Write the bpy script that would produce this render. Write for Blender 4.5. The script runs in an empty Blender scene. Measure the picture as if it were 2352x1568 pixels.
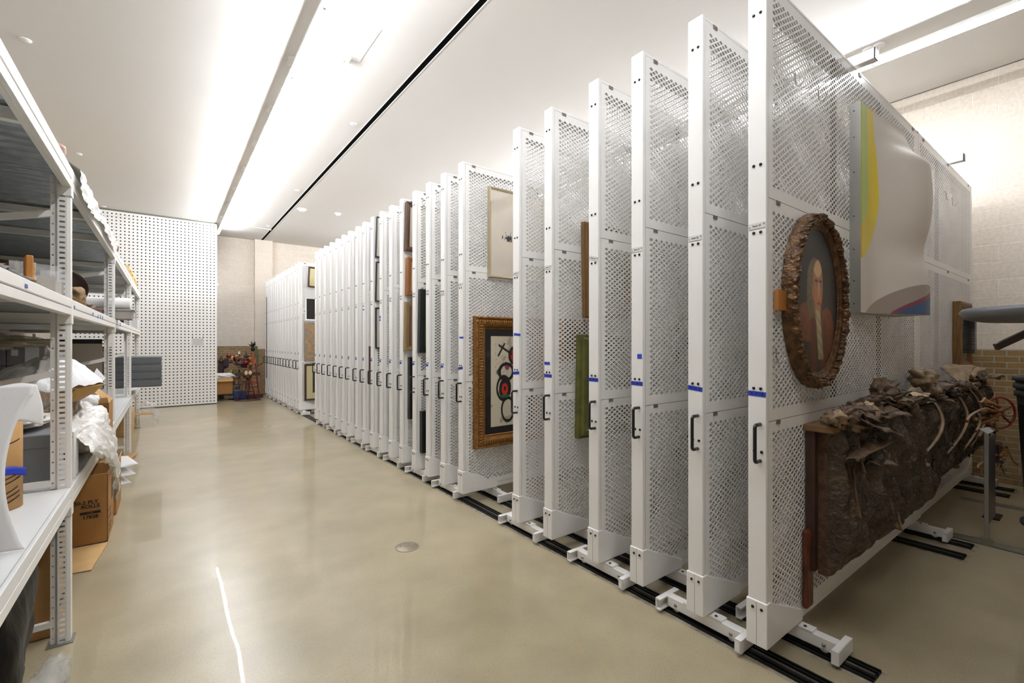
import bpy, bmesh, math, random
import numpy as np
from mathutils import Vector, Matrix, noise

S = bpy.context.scene
COL = S.collection
PI = math.pi

# ------------------------------------------------------------------ camera
YAW, FPX, CY, H = 0.6446, 1053.8, 786.9, 1.45
SN, CS = math.sin(YAW), math.cos(YAW)
cam_d = bpy.data.cameras.new('camera')
cam = bpy.data.objects.new('camera', cam_d); COL.objects.link(cam)
cam.location = (0, 0, H); cam.rotation_euler = (PI/2, 0, -YAW)
cam_d.sensor_width = 36.0; cam_d.lens = FPX/2352*36.0
cam_d.shift_y = (CY-784)/2352
cam_d.clip_start = 0.05; cam_d.clip_end = 60
S.camera = cam
# ------------------------------------------------------------------ world, exposure
w = bpy.data.worlds.new('world'); S.world = w; w.use_nodes = True
w.node_tree.nodes['Background'].inputs[0].default_value = (0.9, 0.87, 0.82, 1)
w.node_tree.nodes['Background'].inputs[1].default_value = 0.06
S.view_settings.view_transform = 'Standard'
S.view_settings.look = 'None'
S.view_settings.gamma = 1
S.view_settings.use_curve_mapping = False
S.view_settings.exposure = 0.28
TUBE = 130.0          # emission of the fluorescent tubes
S.cycles.max_bounces = 10
S.cycles.diffuse_bounces = 5
S.cycles.transparent_max_bounces = 12

# ------------------------------------------------------------------ helpers
def PX(px, py=None, X=None, Y=None, Z=None):
    """world point seen at photo pixel, lying on the plane X=, Y= or Z="""
    t = (px-1176)/FPX
    kx, ky = SN+CS*t, CS-SN*t
    if X is not None: d = X/kx
    elif Y is not None: d = Y/ky
    else: d = (Z-H)*FPX/(CY-py)
    z = H+(CY-py)*d/FPX if py is not None else None
    return (d*kx, d*ky, z if Z is None else Z)

def lin(c):
    c = c/255.0
    return c/12.92 if c <= .04045 else ((c+.055)/1.055)**2.4
def rgb(r, g, b): return (lin(r), lin(g), lin(b), 1)

MATS = {}
def mat(name, col=(.8,.8,.8,1), rough=.5, metal=0, emit=None, es=0, alpha=1, trans=0, coat=0, spec=.5,
        nscale=None, namt=.12, bump=0, bscale=60, stretch=None, bdist=.01):
    m = bpy.data.materials.new(name); m.use_nodes = True
    nt = m.node_tree; b = nt.nodes['Principled BSDF']
    b.inputs['Base Color'].default_value = col
    b.inputs['Roughness'].default_value = rough
    b.inputs['Metallic'].default_value = metal
    b.inputs['Alpha'].default_value = alpha
    b.inputs['Transmission Weight'].default_value = trans
    b.inputs['Coat Weight'].default_value = coat
    b.inputs['Specular IOR Level'].default_value = spec
    if emit: b.inputs['Emission Color'].default_value = emit; b.inputs['Emission Strength'].default_value = es
    tc = nt.nodes.new('ShaderNodeTexCoord'); src = tc.outputs['Object']
    if stretch:
        mp = nt.nodes.new('ShaderNodeMapping'); mp.inputs['Scale'].default_value = stretch
        nt.links.new(src, mp.inputs[0]); src = mp.outputs[0]
    if nscale:
        n = nt.nodes.new('ShaderNodeTexNoise'); n.inputs['Scale'].default_value = nscale; n.inputs['Detail'].default_value = 5
        nt.links.new(src, n.inputs['Vector'])
        r = nt.nodes.new('ShaderNodeValToRGB')
        r.color_ramp.elements[0].position = .3; r.color_ramp.elements[1].position = .7
        r.color_ramp.elements[0].color = tuple(max(0, c*(1-namt)) for c in col[:3])+(1,)
        r.color_ramp.elements[1].color = tuple(min(1, c*(1+namt)) for c in col[:3])+(1,)
        nt.links.new(n.outputs[0], r.inputs[0]); nt.links.new(r.outputs[0], b.inputs['Base Color'])
    if bump:
        n2 = nt.nodes.new('ShaderNodeTexNoise'); n2.inputs['Scale'].default_value = bscale; n2.inputs['Detail'].default_value = 4
        nt.links.new(src, n2.inputs['Vector'])
        bp = nt.nodes.new('ShaderNodeBump'); bp.inputs['Strength'].default_value = bump; bp.inputs['Distance'].default_value = bdist
        nt.links.new(n2.outputs[0], bp.inputs['Height']); nt.links.new(bp.outputs[0], b.inputs['Normal'])
    MATS[name] = m
    return m

M_white  = mat('white_powder_coat', rgb(243,241,238), .3)
M_white2 = mat('white_enamel', rgb(240,238,234), .3)
M_shelf  = mat('grey_white_enamel', rgb(234,231,225), .33)
M_black  = mat('black_plastic', rgb(28,28,28), .38)
M_bolt   = mat('black_bolt', rgb(24,24,24), .3)
M_steel  = mat('steel', rgb(170,170,165), .3, 1)
M_alu    = mat('brushed_aluminium', rgb(176,176,172), .35, .85, nscale=30, namt=.06, stretch=(1,1,12))
M_dark   = mat('dark_core', rgb(26,24,20), .8)
M_clip   = mat('dull_clip', rgb(120,118,110), .5, .3)
M_rail   = mat('black_rail', rgb(20,20,20), .35, .2, nscale=20, namt=.4)
M_railg  = mat('worn_rail_steel', rgb(96,92,86), .4, .5, nscale=14, namt=.3)
M_grout  = mat('grout', rgb(150,142,126), .9, nscale=22, namt=.35, bump=.6, bscale=80)
M_tube   = mat('lit_tube', (1,1,1,1), .5, emit=(.97,1,1.06,1), es=TUBE)
M_tape   = mat('blue_masking_tape', rgb(34,62,186), .6, nscale=40, namt=.12)
M_label  = mat('blue_paper_label', rgb(128,146,214), .7)
M_ink    = mat('ink', rgb(30,30,60), .7)
M_blackink = mat('black_ink', rgb(34,30,28), .8)
M_paper  = mat('white_paper', rgb(226,224,222), .75)
M_sign   = mat('paper_sign', rgb(216,214,212), .7)
M_card   = mat('cardboard', rgb(180,138,86), .8, nscale=8, namt=.07)
M_card2  = mat('dark_cardboard', rgb(160,114,60), .8, nscale=8, namt=.08)
M_cardp  = mat('pale_cardboard', rgb(196,158,104), .8, nscale=8, namt=.06)
M_foam   = mat('foam_sheet', rgb(242,240,238), .7, bump=.25, bscale=220, bdist=.002)
M_tissue = mat('tissue_paper', rgb(232,230,230), .7, bump=.5, bscale=22, bdist=.02)
M_pine   = mat('pine', rgb(226,200,146), .55, nscale=6, namt=.1, stretch=(1,1,8))
M_oak    = mat('orange_wood', rgb(176,116,54), .45, nscale=9, namt=.18, stretch=(1,1,.2))
M_slotblack = mat('slot_liner', rgb(7,7,7), .9, spec=.05)
M_darkwood = mat('dark_wood', rgb(58,36,26), .4, nscale=9, namt=.3)
M_rock   = mat('rock', rgb(126,100,66), .8, nscale=18, namt=.5, bump=.8, bscale=40)
M_bowl   = mat('brown_bowl', rgb(104,56,36), .35, nscale=5, namt=.3)
M_drum   = mat('mottled_bronze', rgb(78,58,46), .3, .3, nscale=6, namt=.45)
M_greybox= mat('grey_archival_board', rgb(122,124,126), .7)
M_slate  = mat('slate_grey_board', rgb(92,95,97), .6, nscale=3, namt=.05)
M_binp   = mat('grey_plastic', rgb(160,154,146), .45)
M_galv   = mat('galvanised_steel', rgb(168,172,172), .28, .45, nscale=20, namt=.15)
M_board  = mat('white_laminate', rgb(226,226,224), .3)
M_plastic= mat('clear_plastic', rgb(230,230,228), .12, alpha=.2, bump=.5, bscale=25)
M_plasticd= mat('yellowed_plastic', rgb(190,178,150), .25, alpha=.6, bump=.5, bscale=25)
M_blackwrap= mat('black_stretch_wrap', rgb(8,8,8), .42, spec=.12, bump=.3, bscale=9, stretch=(1,1,.25), bdist=.04)
M_bluecrate= mat('blue_crate', rgb(34,46,96), .5, nscale=8, namt=.2)
M_gold   = mat('gilt', rgb(140,96,42), .4, .45, nscale=30, namt=.35)
M_golddk = mat('dark_gilt', rgb(96,68,42), .36, .35, nscale=26, namt=.6, bump=1, bscale=48, bdist=.012)
M_bone   = mat('bone', rgb(150,128,100), .6, nscale=14, namt=.3, bump=.4)
M_boned  = mat('dark_bone', rgb(94,74,56), .45, nscale=12, namt=.45, bump=.5)
M_bonel  = mat('pale_bone', rgb(206,184,150), .6, nscale=14, namt=.2, bump=.3)
M_mud    = mat('dark_crust', rgb(66,53,40), .36, nscale=7, namt=.7, bump=1, bscale=38, bdist=.02)
M_redwood= mat('worn_red_wood', rgb(96,44,24), .4, nscale=30, namt=.6, stretch=(1,1,.3))
M_rod    = mat('honey_wood', rgb(150,100,48), .5, nscale=12, namt=.25)
M_rope   = mat('rope', rgb(156,140,114), .8, bump=.6, bscale=160, bdist=.003)
M_red    = mat('red_paint', rgb(116,24,20), .4, nscale=12, namt=.15)
M_rust   = mat('rust', rgb(84,50,38), .7, nscale=25, namt=.4)
M_copper = mat('copper_speckle', rgb(158,88,52), .5, nscale=35, namt=.55)
M_green  = mat('sage_board', rgb(98,106,72), .7)
M_bin    = mat('charcoal_bin', rgb(62,64,66), .5)
M_basket = None
M_wheelr = mat('grey_rubber', rgb(84,84,82), .6)
M_yellow = mat('yellow_wire', rgb(176,156,30), .5)

def bubble_mat():
    m = mat('bubble_wrap', rgb(226,222,215), .34, alpha=.96, coat=.15, spec=.4)
    nt = m.node_tree; b = nt.nodes['Principled BSDF']
    tc = nt.nodes['Texture Coordinate']
    v = nt.nodes.new('ShaderNodeTexVoronoi'); v.inputs['Scale'].default_value = 110
    nt.links.new(tc.outputs['Object'], v.inputs['Vector'])
    bp = nt.nodes.new('ShaderNodeBump'); bp.invert = True; bp.inputs['Strength'].default_value = .5; bp.inputs['Distance'].default_value = .004
    nt.links.new(v.outputs['Distance'], bp.inputs['Height']); nt.links.new(bp.outputs[0], b.inputs['Normal'])
    return m
M_bubble = bubble_mat()
def basket_mat():
    m = mat('woven_straw', rgb(184,142,72), .7)
    nt = m.node_tree; b = nt.nodes['Principled BSDF']; tc = nt.nodes['Texture Coordinate']
    wv = nt.nodes.new('ShaderNodeTexWave'); wv.inputs['Scale'].default_value = 45; wv.inputs['Distortion'].default_value = 1.5
    wv.bands_direction = 'DIAGONAL'
    nt.links.new(tc.outputs['Object'], wv.inputs['Vector'])
    r = nt.nodes.new('ShaderNodeValToRGB'); r.color_ramp.elements[0].color = rgb(158,118,56); r.color_ramp.elements[1].color = rgb(200,158,88)
    nt.links.new(wv.outputs['Fac'], r.inputs[0]); nt.links.new(r.outputs[0], b.inputs['Base Color'])
    bp = nt.nodes.new('ShaderNodeBump'); bp.inputs['Strength'].default_value = .6; bp.inputs['Distance'].default_value = .004
    nt.links.new(wv.outputs['Fac'], bp.inputs['Height']); nt.links.new(bp.outputs[0], b.inputs['Normal'])
    return m
M_basket = basket_mat()
def vcol_mat():
    m = bpy.data.materials.new('painted_canvas'); m.use_nodes = True
    nt = m.node_tree; b = nt.nodes['Principled BSDF']; b.inputs['Roughness'].default_value = .45
    a = nt.nodes.new('ShaderNodeAttribute'); a.attribute_name = 'paint'
    nt.links.new(a.outputs['Color'], b.inputs['Base Color'])
    return m
M_paint = vcol_mat()

def masonry(name, axis, c1, c2, mortar, bw, rh, z0, msize, bumpd, nsc, rough=.7):
    m = bpy.data.materials.new(name); m.use_nodes = True
    nt = m.node_tree; b = nt.nodes['Principled BSDF']; b.inputs['Roughness'].default_value = rough
    tc = nt.nodes.new('ShaderNodeTexCoord'); sp = nt.nodes.new('ShaderNodeSeparateXYZ'); cb = nt.nodes.new('ShaderNodeCombineXYZ')
    nt.links.new(tc.outputs['Object'], sp.inputs[0])
    nt.links.new(sp.outputs['X' if axis == 'X' else 'Y'], cb.inputs[0])
    ad = nt.nodes.new('ShaderNodeMath'); ad.operation = 'SUBTRACT'; ad.inputs[1].default_value = z0
    nt.links.new(sp.outputs['Z'], ad.inputs[0]); nt.links.new(ad.outputs[0], cb.inputs[1])
    br = nt.nodes.new('ShaderNodeTexBrick')
    br.inputs['Scale'].default_value = 1; br.inputs['Brick Width'].default_value = bw; br.inputs['Row Height'].default_value = rh
    br.inputs['Mortar Size'].default_value = msize; br.inputs['Mortar Smooth'].default_value = .3
    br.inputs['Color1'].default_value = c1; br.inputs['Color2'].default_value = c2; br.inputs['Mortar'].default_value = mortar
    nt.links.new(cb.outputs[0], br.inputs['Vector'])
    n = nt.nodes.new('ShaderNodeTexNoise'); n.inputs['Scale'].default_value = nsc; n.inputs['Detail'].default_value = 4
    nt.links.new(tc.outputs['Object'], n.inputs['Vector'])
    mx = nt.nodes.new('ShaderNodeMix'); mx.data_type = 'RGBA'; mx.blend_type = 'MULTIPLY'; mx.inputs[0].default_value = .35
    r = nt.nodes.new('ShaderNodeValToRGB'); r.color_ramp.elements[0].position = .35; r.color_ramp.elements[1].position = .6
    r.color_ramp.elements[0].color = (.7,.7,.7,1); r.color_ramp.elements[1].color = (1,1,1,1)
    nt.links.new(n.outputs[0], r.inputs[0])
    nt.links.new(br.outputs['Color'], mx.inputs[6]); nt.links.new(r.outputs[0], mx.inputs[7])
    nt.links.new(mx.outputs[2], b.inputs['Base Color'])
    hm = nt.nodes.new('ShaderNodeMath'); hm.operation = 'MULTIPLY_ADD'; hm.inputs[1].default_value = -1.0
    n3 = nt.nodes.new('ShaderNodeMath'); n3.operation = 'MULTIPLY'; n3.inputs[1].default_value = .25
    nt.links.new(n.outputs[0], n3.inputs[0])
    nt.links.new(br.outputs['Fac'], hm.inputs[0]); nt.links.new(n3.outputs[0], hm.inputs[2])
    bp = nt.nodes.new('ShaderNodeBump'); bp.inputs['Strength'].default_value = .7; bp.inputs['Distance'].default_value = bumpd
    nt.links.new(hm.outputs[0], bp.inputs['Height']); nt.links.new(bp.outputs[0], b.inputs['Normal'])
    return m
WAIN = 1.38
cm1, cm2, cmm = rgb(234,223,208), rgb(229,218,203), rgb(243,235,222)
M_cmuY = masonry('painted_block_right', 'Y', cm1, cm2, cmm, .385, .1825, WAIN, .006, .009, 35)
M_cmuX = masonry('painted_block_far', 'X', cm1, cm2, cmm, .385, .1825, WAIN, .006, .004, 35)
bk = (rgb(160,130,84), rgb(146,117,72), rgb(176,168,152))
M_brY = masonry('tan_brick_right', 'Y', *bk, .178, .0625, 0, .0055, .004, 30)
M_brX = masonry('tan_brick_far', 'X', *bk, .178, .0625, 0, .0055, .004, 30)

def floor_mat():
    m = bpy.data.materials.new('polished_concrete'); m.use_nodes = True
    nt = m.node_tree; b = nt.nodes['Principled BSDF']; L = nt.links
    tc = nt.nodes.new('ShaderNodeTexCoord'); O = tc.outputs['Object']
    def nz(sc, det=5, ro=.6):
        n = nt.nodes.new('ShaderNodeTexNoise'); n.inputs['Scale'].default_value = sc; n.inputs['Detail'].default_value = det
        n.inputs['Roughness'].default_value = ro; L.new(O, n.inputs['Vector']); return n.outputs[0]
    def ramp(src, p0, c0, p1, c1):
        r = nt.nodes.new('ShaderNodeValToRGB'); r.color_ramp.elements[0].position = p0; r.color_ramp.elements[1].position = p1
        r.color_ramp.elements[0].color = c0; r.color_ramp.elements[1].color = c1; L.new(src, r.inputs[0]); return r.outputs[0]
    def mix(f, a, bb, mode='MIX'):
        x = nt.nodes.new('ShaderNodeMix'); x.data_type = 'RGBA'; x.blend_type = mode
        if isinstance(f, float): x.inputs[0].default_value = f
        else: L.new(f, x.inputs[0])
        for s, i in ((a, 6), (bb, 7)):
            if isinstance(s, tuple): x.inputs[i].default_value = s
            else: L.new(s, x.inputs[i])
        return x.outputs[2]
    big = ramp(nz(.8, 3, .45), .3, rgb(158,147,120), .7, rgb(182,170,142))
    mid = ramp(nz(3.2, 3, .5), .25, (.88,.87,.85,1), .75, (1.05,1.04,1.02,1))
    c = mix(1.0, big, mid, 'MULTIPLY')
    sp = ramp(nz(190, 1, .5), .30, (.4,.34,.28,1), .39, (1,1,1,1))
    c = mix(.6, c, sp, 'MULTIPLY')
    # a few round yellowish stains
    stain = None
    for (px, py, r) in [(691,1088,.055),(740,1080,.06),(784,1083,.06),(843,1134,.045),(952,1178,.05),(972,1174,.05),(643,1191,.05),(475,1121,.09),(386,1124,.05),(827,1154,.04),(1330,1480,.022),(1390,1532,.015),(560,950,.1)]:
        x, y, _z = PX(px, py, Z=0)
        mp = nt.nodes.new('ShaderNodeVectorMath'); mp.operation = 'SUBTRACT'; mp.inputs[1].default_value = (x, y, 0); L.new(O, mp.inputs[0])
        ln = nt.nodes.new('ShaderNodeVectorMath'); ln.operation = 'LENGTH'; L.new(mp.outputs[0], ln.inputs[0])
        r_ = ramp(ln.outputs['Value'], r*.75, (.5,.5,.5,1), r, (0,0,0,1))
        if stain is None: stain = r_
        else:
            stain = mix(1.0, stain, r_, 'ADD')
    c = mix(stain, c, rgb(172,148,106))
    L.new(c, b.inputs['Base Color'])
    b.inputs['Roughness'].default_value = .3
    b.inputs['Specular IOR Level'].default_value = .5
    b.inputs['Coat Weight'].default_value = .42; b.inputs['Coat Roughness'].default_value = .02
    bp = nt.nodes.new('ShaderNodeBump'); bp.inputs['Strength'].default_value = .3; bp.inputs['Distance'].default_value = .006
    L.new(nz(2.2, 1, .4), bp.inputs['Height']); L.new(bp.outputs[0], b.inputs['Normal']); L.new(bp.outputs[0], b.inputs['Coat Normal'])
    return m
M_floor = floor_mat()
M_ceil = mat('ceiling_paint', rgb(222,218,212), .75)
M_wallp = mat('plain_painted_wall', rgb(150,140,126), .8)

class MB:
    """collects polygons and links them as one mesh object"""
    def __init__(s): s.v = []; s.f = []; s.m = []; s.sm = []; s.mi = 0; s.smooth = False
    def add(s, vs, fs):
        o = len(s.v); s.v += [tuple(v) for v in vs]
        for f in fs: s.f.append(tuple(i+o for i in f)); s.m.append(s.mi); s.sm.append(s.smooth)
        return s
    def box(s, a, b, M=None):
        x0,y0,z0 = a; x1,y1,z1 = b
        vs = [(x0,y0,z0),(x1,y0,z0),(x1,y1,z0),(x0,y1,z0),(x0,y0,z1),(x1,y0,z1),(x1,y1,z1),(x0,y1,z1)]
        if M: vs = [M @ Vector(v) for v in vs]
        return s.add(vs, [(3,2,1,0),(4,5,6,7),(0,1,5,4),(1,2,6,5),(2,3,7,6),(3,0,4,7)])
    def bar(s, p, q, w, h, up=(0,0,1)):
        p, q = Vector(p), Vector(q); d = (q-p); L = d.length; d.normalize(); up = Vector(up)
        r = d.cross(up)
        if r.length < 1e-4: r = d.cross(Vector((1,0,0)))
        r.normalize(); u = r.cross(d)
        vs = []
        for e in (p, q):
            for a, b_ in ((-1,-1),(1,-1),(1,1),(-1,1)): vs.append(e+r*a*w/2+u*b_*h/2)
        return s.add(vs, [(0,3,2,1),(4,5,6,7),(0,1,5,4),(1,2,6,5),(2,3,7,6),(3,0,4,7)])
    def tube(s, pts, r, n=8, close=False, cap=True):
        pts = [Vector(p) for p in pts]; k = len(pts)
        rs = r if isinstance(r, (list, tuple)) else [r]*k
        vs = []; prev = None
        for i, p in enumerate(pts):
            if close: t = pts[(i+1) % k]-pts[i-1]
            else: t = pts[min(i+1, k-1)]-pts[max(i-1, 0)]
            t.normalize()
            if prev is None:
                a = Vector((0,0,1)) if abs(t.z) < .9 else Vector((1,0,0)); u = t.cross(a).normalized()
            else:
                u = (prev-t*prev.dot(t)).normalized()
            prev = u; v = t.cross(u)
            for j in range(n):
                a = 2*PI*j/n; vs.append(p+(u*math.cos(a)+v*math.sin(a))*rs[i])
        fs = []
        for i in range(k if close else k-1):
            i2 = (i+1) % k
            for j in range(n): fs.append((i*n+j, i*n+(j+1) % n, i2*n+(j+1) % n, i2*n+j))
        sm = s.smooth; s.smooth = True; s.add(vs, fs)
        if cap and not close:
            o = len(s.v)-len(vs); s.smooth = False
            s.f.append(tuple(o+j for j in range(n))[::-1]); s.m.append(s.mi); s.sm.append(False)
            s.f.append(tuple(o+(k-1)*n+j for j in range(n))); s.m.append(s.mi); s.sm.append(False)
        s.smooth = sm
        return s
    def lathe(s, prof, c=(0,0,0), n=24, axis='Z', M=None):
        vs = []; k = len(prof)
        for r, h in prof:
            for j in range(n):
                a = 2*PI*j/n; x, y = r*math.cos(a), r*math.sin(a)
                v = {'Z': (x,y,h), 'Y': (x,h,y), 'X': (h,x,y)}[axis]
                v = Vector(v)
                if M: v = M @ v
                vs.append(v+Vector(c))
        fs = [(i*n+j, i*n+(j+1) % n, (i+1)*n+(j+1) % n, (i+1)*n+j) for i in range(k-1) for j in range(n)]
        sm = s.smooth; s.smooth = True; s.add(vs, fs); s.smooth = sm
        return s
    def prism(s, poly, y0, y1, axis='Y'):
        n = len(poly)
        def mk(p, h): return {'Y': (p[0],h,p[1]), 'X': (h,p[0],p[1]), 'Z': (p[0],p[1],h)}[axis]
        vs = [mk(p, y0) for p in poly]+[mk(p, y1) for p in poly]
        return s.add(vs, [tuple(range(n)), tuple(range(2*n-1, n-1, -1))]+[(i, i+n, (i+1) % n+n, (i+1) % n) for i in range(n)])
    def grid(s, fn, nu, nv, thick=0):
        vs = [fn(i/(nu-1), j/(nv-1)) for j in range(nv) for i in range(nu)]
        fs = [(j*nu+i, j*nu+i+1, (j+1)*nu+i+1, (j+1)*nu+i) for j in range(nv-1) for i in range(nu-1)]
        sm = s.smooth; s.smooth = True; s.add(vs, fs); s.smooth = sm
        return s
    def build(s, name, mats, parent=None, loc=None, bevel=0, solid=0, seg=1):
        me = bpy.data.meshes.new(name)
        me.from_pydata([tuple(v) for v in s.v], [], s.f)
        if not isinstance(mats, (list, tuple)): mats = [mats]
        for m in mats: me.materials.append(m)
        me.polygons.foreach_set('material_index', s.m)
        me.polygons.foreach_set('use_smooth', s.sm)
        me.update()
        o = bpy.data.objects.new(name, me); COL.objects.link(o)
        if parent: o.parent = parent
        if loc: o.location = loc
        if solid:
            md = o.modifiers.new('solid', 'SOLIDIFY'); md.thickness = solid; md.offset = 0
        if bevel:
            md = o.modifiers.new('bevel', 'BEVEL'); md.width = bevel; md.segments = seg; md.limit_method = 'ANGLE'; md.angle_limit = .6
        return o

def tag(o, label, cat, group=None):
    o['label'] = label; o['category'] = cat
    if group: o['group'] = group
    return o
def struct(o, label=None):
    o['kind'] = 'structure'
    if label: o['label'] = label
    return o
def thing(name, label, cat, loc=(0,0,0), group=None, rz=0):
    o = bpy.data.objects.new(name, None); COL.objects.link(o); o.empty_display_size = .1
    o.location = loc; o.rotation_euler = (0,0,rz)
    return tag(o, label, cat, group)
def kids(o): return [c for c in list(COL.objects) if c.parent == o]
def copy_tree(o, parent=None):
    c = o.copy(); COL.objects.link(c)
    if parent: c.parent = parent
    for k in o.children: copy_tree(k, c)
    return c
_fc = {}
def text(txt, size, mtl, parent, M, name='lettering', extrude=.0004, align='CENTER', sx=1, bold=0):
    cu = bpy.data.curves.new('t', 'FONT'); cu.body = txt; cu.size = size; cu.extrude = extrude; cu.align_x = align; cu.align_y = 'CENTER'
    cu.resolution_u = 3; cu.offset = bold; cu.space_character = 1.0
    to = bpy.data.objects.new('t', cu); COL.objects.link(to)
    bpy.context.view_layer.update()
    dg = bpy.context.evaluated_depsgraph_get()
    me = bpy.data.meshes.new_from_object(to.evaluated_get(dg))
    bpy.data.objects.remove(to); bpy.data.curves.remove(cu)
    me.materials.clear(); me.materials.append(mtl)
    o = bpy.data.objects.new(name, me); COL.objects.link(o)
    o.matrix_local = M @ Matrix.Diagonal((sx,1,1,1))
    if parent:
        o.parent = parent
    return o
def face_M(pos, right, up):
    """local x -> right, local y -> up, z -> out"""
    r = Vector(right).normalized(); u = Vector(up).normalized(); n = r.cross(u)
    return Matrix(((r.x,u.x,n.x,pos[0]),(r.y,u.y,n.y,pos[1]),(r.z,u.z,n.z,pos[2]),(0,0,0,1)))
def nz(x, y, z, oct=3):
    v = 0; a = 1; f = 1
    for i in range(oct):
        v += a*noise.noise(Vector((x*f, y*f, z*f))); a *= .5; f *= 2.1
    return v
def ridge(x, y, z, oct=3):
    v = 0; a = 1; f = 1
    for i in range(oct):
        v += a*(1-2*abs(noise.noise(Vector((x*f, y*f, z*f+7*i))))); a *= .5; f *= 2.0
    return v
def lump(name, c, r, amp, freq, m, parent=None, nu=48, nv=28, seed=0, ridged=False, flat=None, squash=2.0):
    """crumpled closed lump; squash>2 gives a boxier body"""
    b = MB()
    def fn(u, v):
        a = 2*PI*u; e = PI*(v-.5)
        dx, dy, dz = math.cos(e)*math.cos(a), math.cos(e)*math.sin(a), math.sin(e)
        k = (abs(dx)**squash+abs(dy)**squash+abs(dz)**squash)**(-1/squash)
        dx *= k; dy *= k; dz *= k
        f = (ridge if ridged else nz)(dx*freq+seed, dy*freq+seed*1.7, dz*freq)
        q = 1+amp*f
        z = c[2]+dz*r[2]*q
        if flat is not None: z = max(z, flat)
        return (c[0]+dx*r[0]*q, c[1]+dy*r[1]*q, z)
    b.grid(fn, nu, nv)
    return b.build(name, m, parent)
def paint_plane(name, w_, h_, fn, parent, M, nu=120, nv=150, depth_fn=None):
    """canvas w x h in local x,y with painted colours fn(u,v)->(r,g,b) sRGB 0..255"""
    b = MB()
    b.grid(lambda u, v: ((u-.5)*w_, (v-.5)*h_, depth_fn(u, v) if depth_fn else 0), nu, nv)
    o = b.build(name, M_paint, parent)
    ca = o.data.color_attributes.new('paint', 'FLOAT_COLOR', 'POINT')
    buf = np.empty((nu*nv, 4), dtype=np.float32)
    k = 0
    for j in range(nv):
        for i in range(nu):
            c = fn(i/(nu-1), j/(nv-1)); buf[k] = (lin(max(0,min(255,c[0]))), lin(max(0,min(255,c[1]))), lin(max(0,min(255,c[2]))), 1); k += 1
    ca.data.foreach_set('color', buf.ravel())
    o.matrix_local = M
    return o
# ------------------------------------------------------------------ room shell
XL, XR, YN, YF, ZC = -1.75, 6.88, -3.0, 14.5, 4.30
b = MB(); b.box((XL-.1, YN-.1, -.1), (XR+.1, YF+.3, 0)); struct(b.build('floor', M_floor), 'polished tan concrete floor')
b = MB(); b.box((XL-.1, YN-.1, ZC+.06), (XR+.1, YF+.3, ZC+.16)); struct(b.build('trim_1', M_dark), 'dark void above the ceiling slot')
SX = 2.075
b = MB(); b.box((XL-.1, YN-.1, ZC), (SX, YF+.3, ZC+.06)); b.box((SX+.06, YN-.1, ZC), (XR+.1, YF+.3, ZC+.06))
struct(b.build('ceiling', M_ceil), 'smooth white ceiling')
b = MB(); b.box((SX-.006, YN, ZC-.003), (SX, YF, ZC)); b.box((SX+.06, YN, ZC-.003), (SX+.066, YF, ZC)); b.box((SX, YN, ZC+.004), (SX+.06, YF, ZC+.04))
b.m[-6:] = [1]*6
struct(b.build('trim_2', [M_white, M_slotblack]), 'long black slot cut in the ceiling')
b = MB(); b.box((XR, YN, WAIN), (XR+.1, YF, ZC)); b.mi = 1; b.box((XR-.004, YN, 0), (XR+.1, YF, WAIN))
struct(b.build('wall_right', [M_cmuY, M_brY]), 'cream painted block wall over tan brick')
b = MB(); b.box((XL-.1, YF, WAIN-.02), (XR, YF+.1, ZC)); b.mi = 1; b.box((XL-.1, YF-.004, 0), (XR, YF+.1, WAIN-.02))
struct(b.build('wall_far', [M_cmuX, M_brX]), 'cream painted block wall over tan brick')
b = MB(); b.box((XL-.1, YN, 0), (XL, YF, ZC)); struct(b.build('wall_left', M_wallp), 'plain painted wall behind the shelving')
b = MB(); b.box((XL-.1, YN-.1, 0), (XR+.1, YN, ZC)); struct(b.build('wall_near', M_wallp), 'plain painted wall')
b = MB(); b.box((1.93, YF-.16, WAIN-.1), (2.37, YF, ZC)); b.mi = 1; b.box((1.93, YF-.164, 0), (2.37, YF, WAIN-.1))
struct(b.build('trim_3', [M_cmuX, M_brX]), 'shallow block pilaster on the far wall')
# grey strip standing in for a fine ceiling shadow gap along the right wall
b = MB(); b.box((XR-.012, YN, ZC-.006), (XR, YF, ZC)); struct(b.build('trim_4', M_clip), 'thin grey strip coloured as the shadow gap between ceiling and right wall')
b = MB()  # access hatch
p = [PX(x, y, Z=ZC) for x, y in ((716,150),(700,190),(808,228),(838,180))]
hx0, hx1, hy0, hy1 = 1.19, 1.56, 4.05, 4.65
for (a, c) in (((hx0,hy0),(hx1,hy0+.006)),((hx0,hy1-.006),(hx1,hy1)),((hx0,hy0),(hx0+.006,hy1)),((hx1-.006,hy0),(hx1,hy1))):
    b.box((a[0],a[1],ZC-.003), (c[0],c[1],ZC))
b.box((hx0+.01,hy0+.01,ZC-.0015),(hx1-.01,hy1-.01,ZC))
struct(b.build('trim_5', M_white), 'flush ceiling access hatch')
# steel floor angle on the right
b = MB(); b.box((4.68, -.6, 0), (4.70, 1.0, .035)); b.box((4.68,-.6,0),(4.73,1.0,.004)); struct(b.build('trim_6', M_alu), 'low metal angle fixed to the floor')
b = MB(); b.box((5.88, -.6, 0), (5.90, .9, .03)); struct(b.build('trim_7', M_alu), 'low metal strip on the floor near the right wall')

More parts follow.
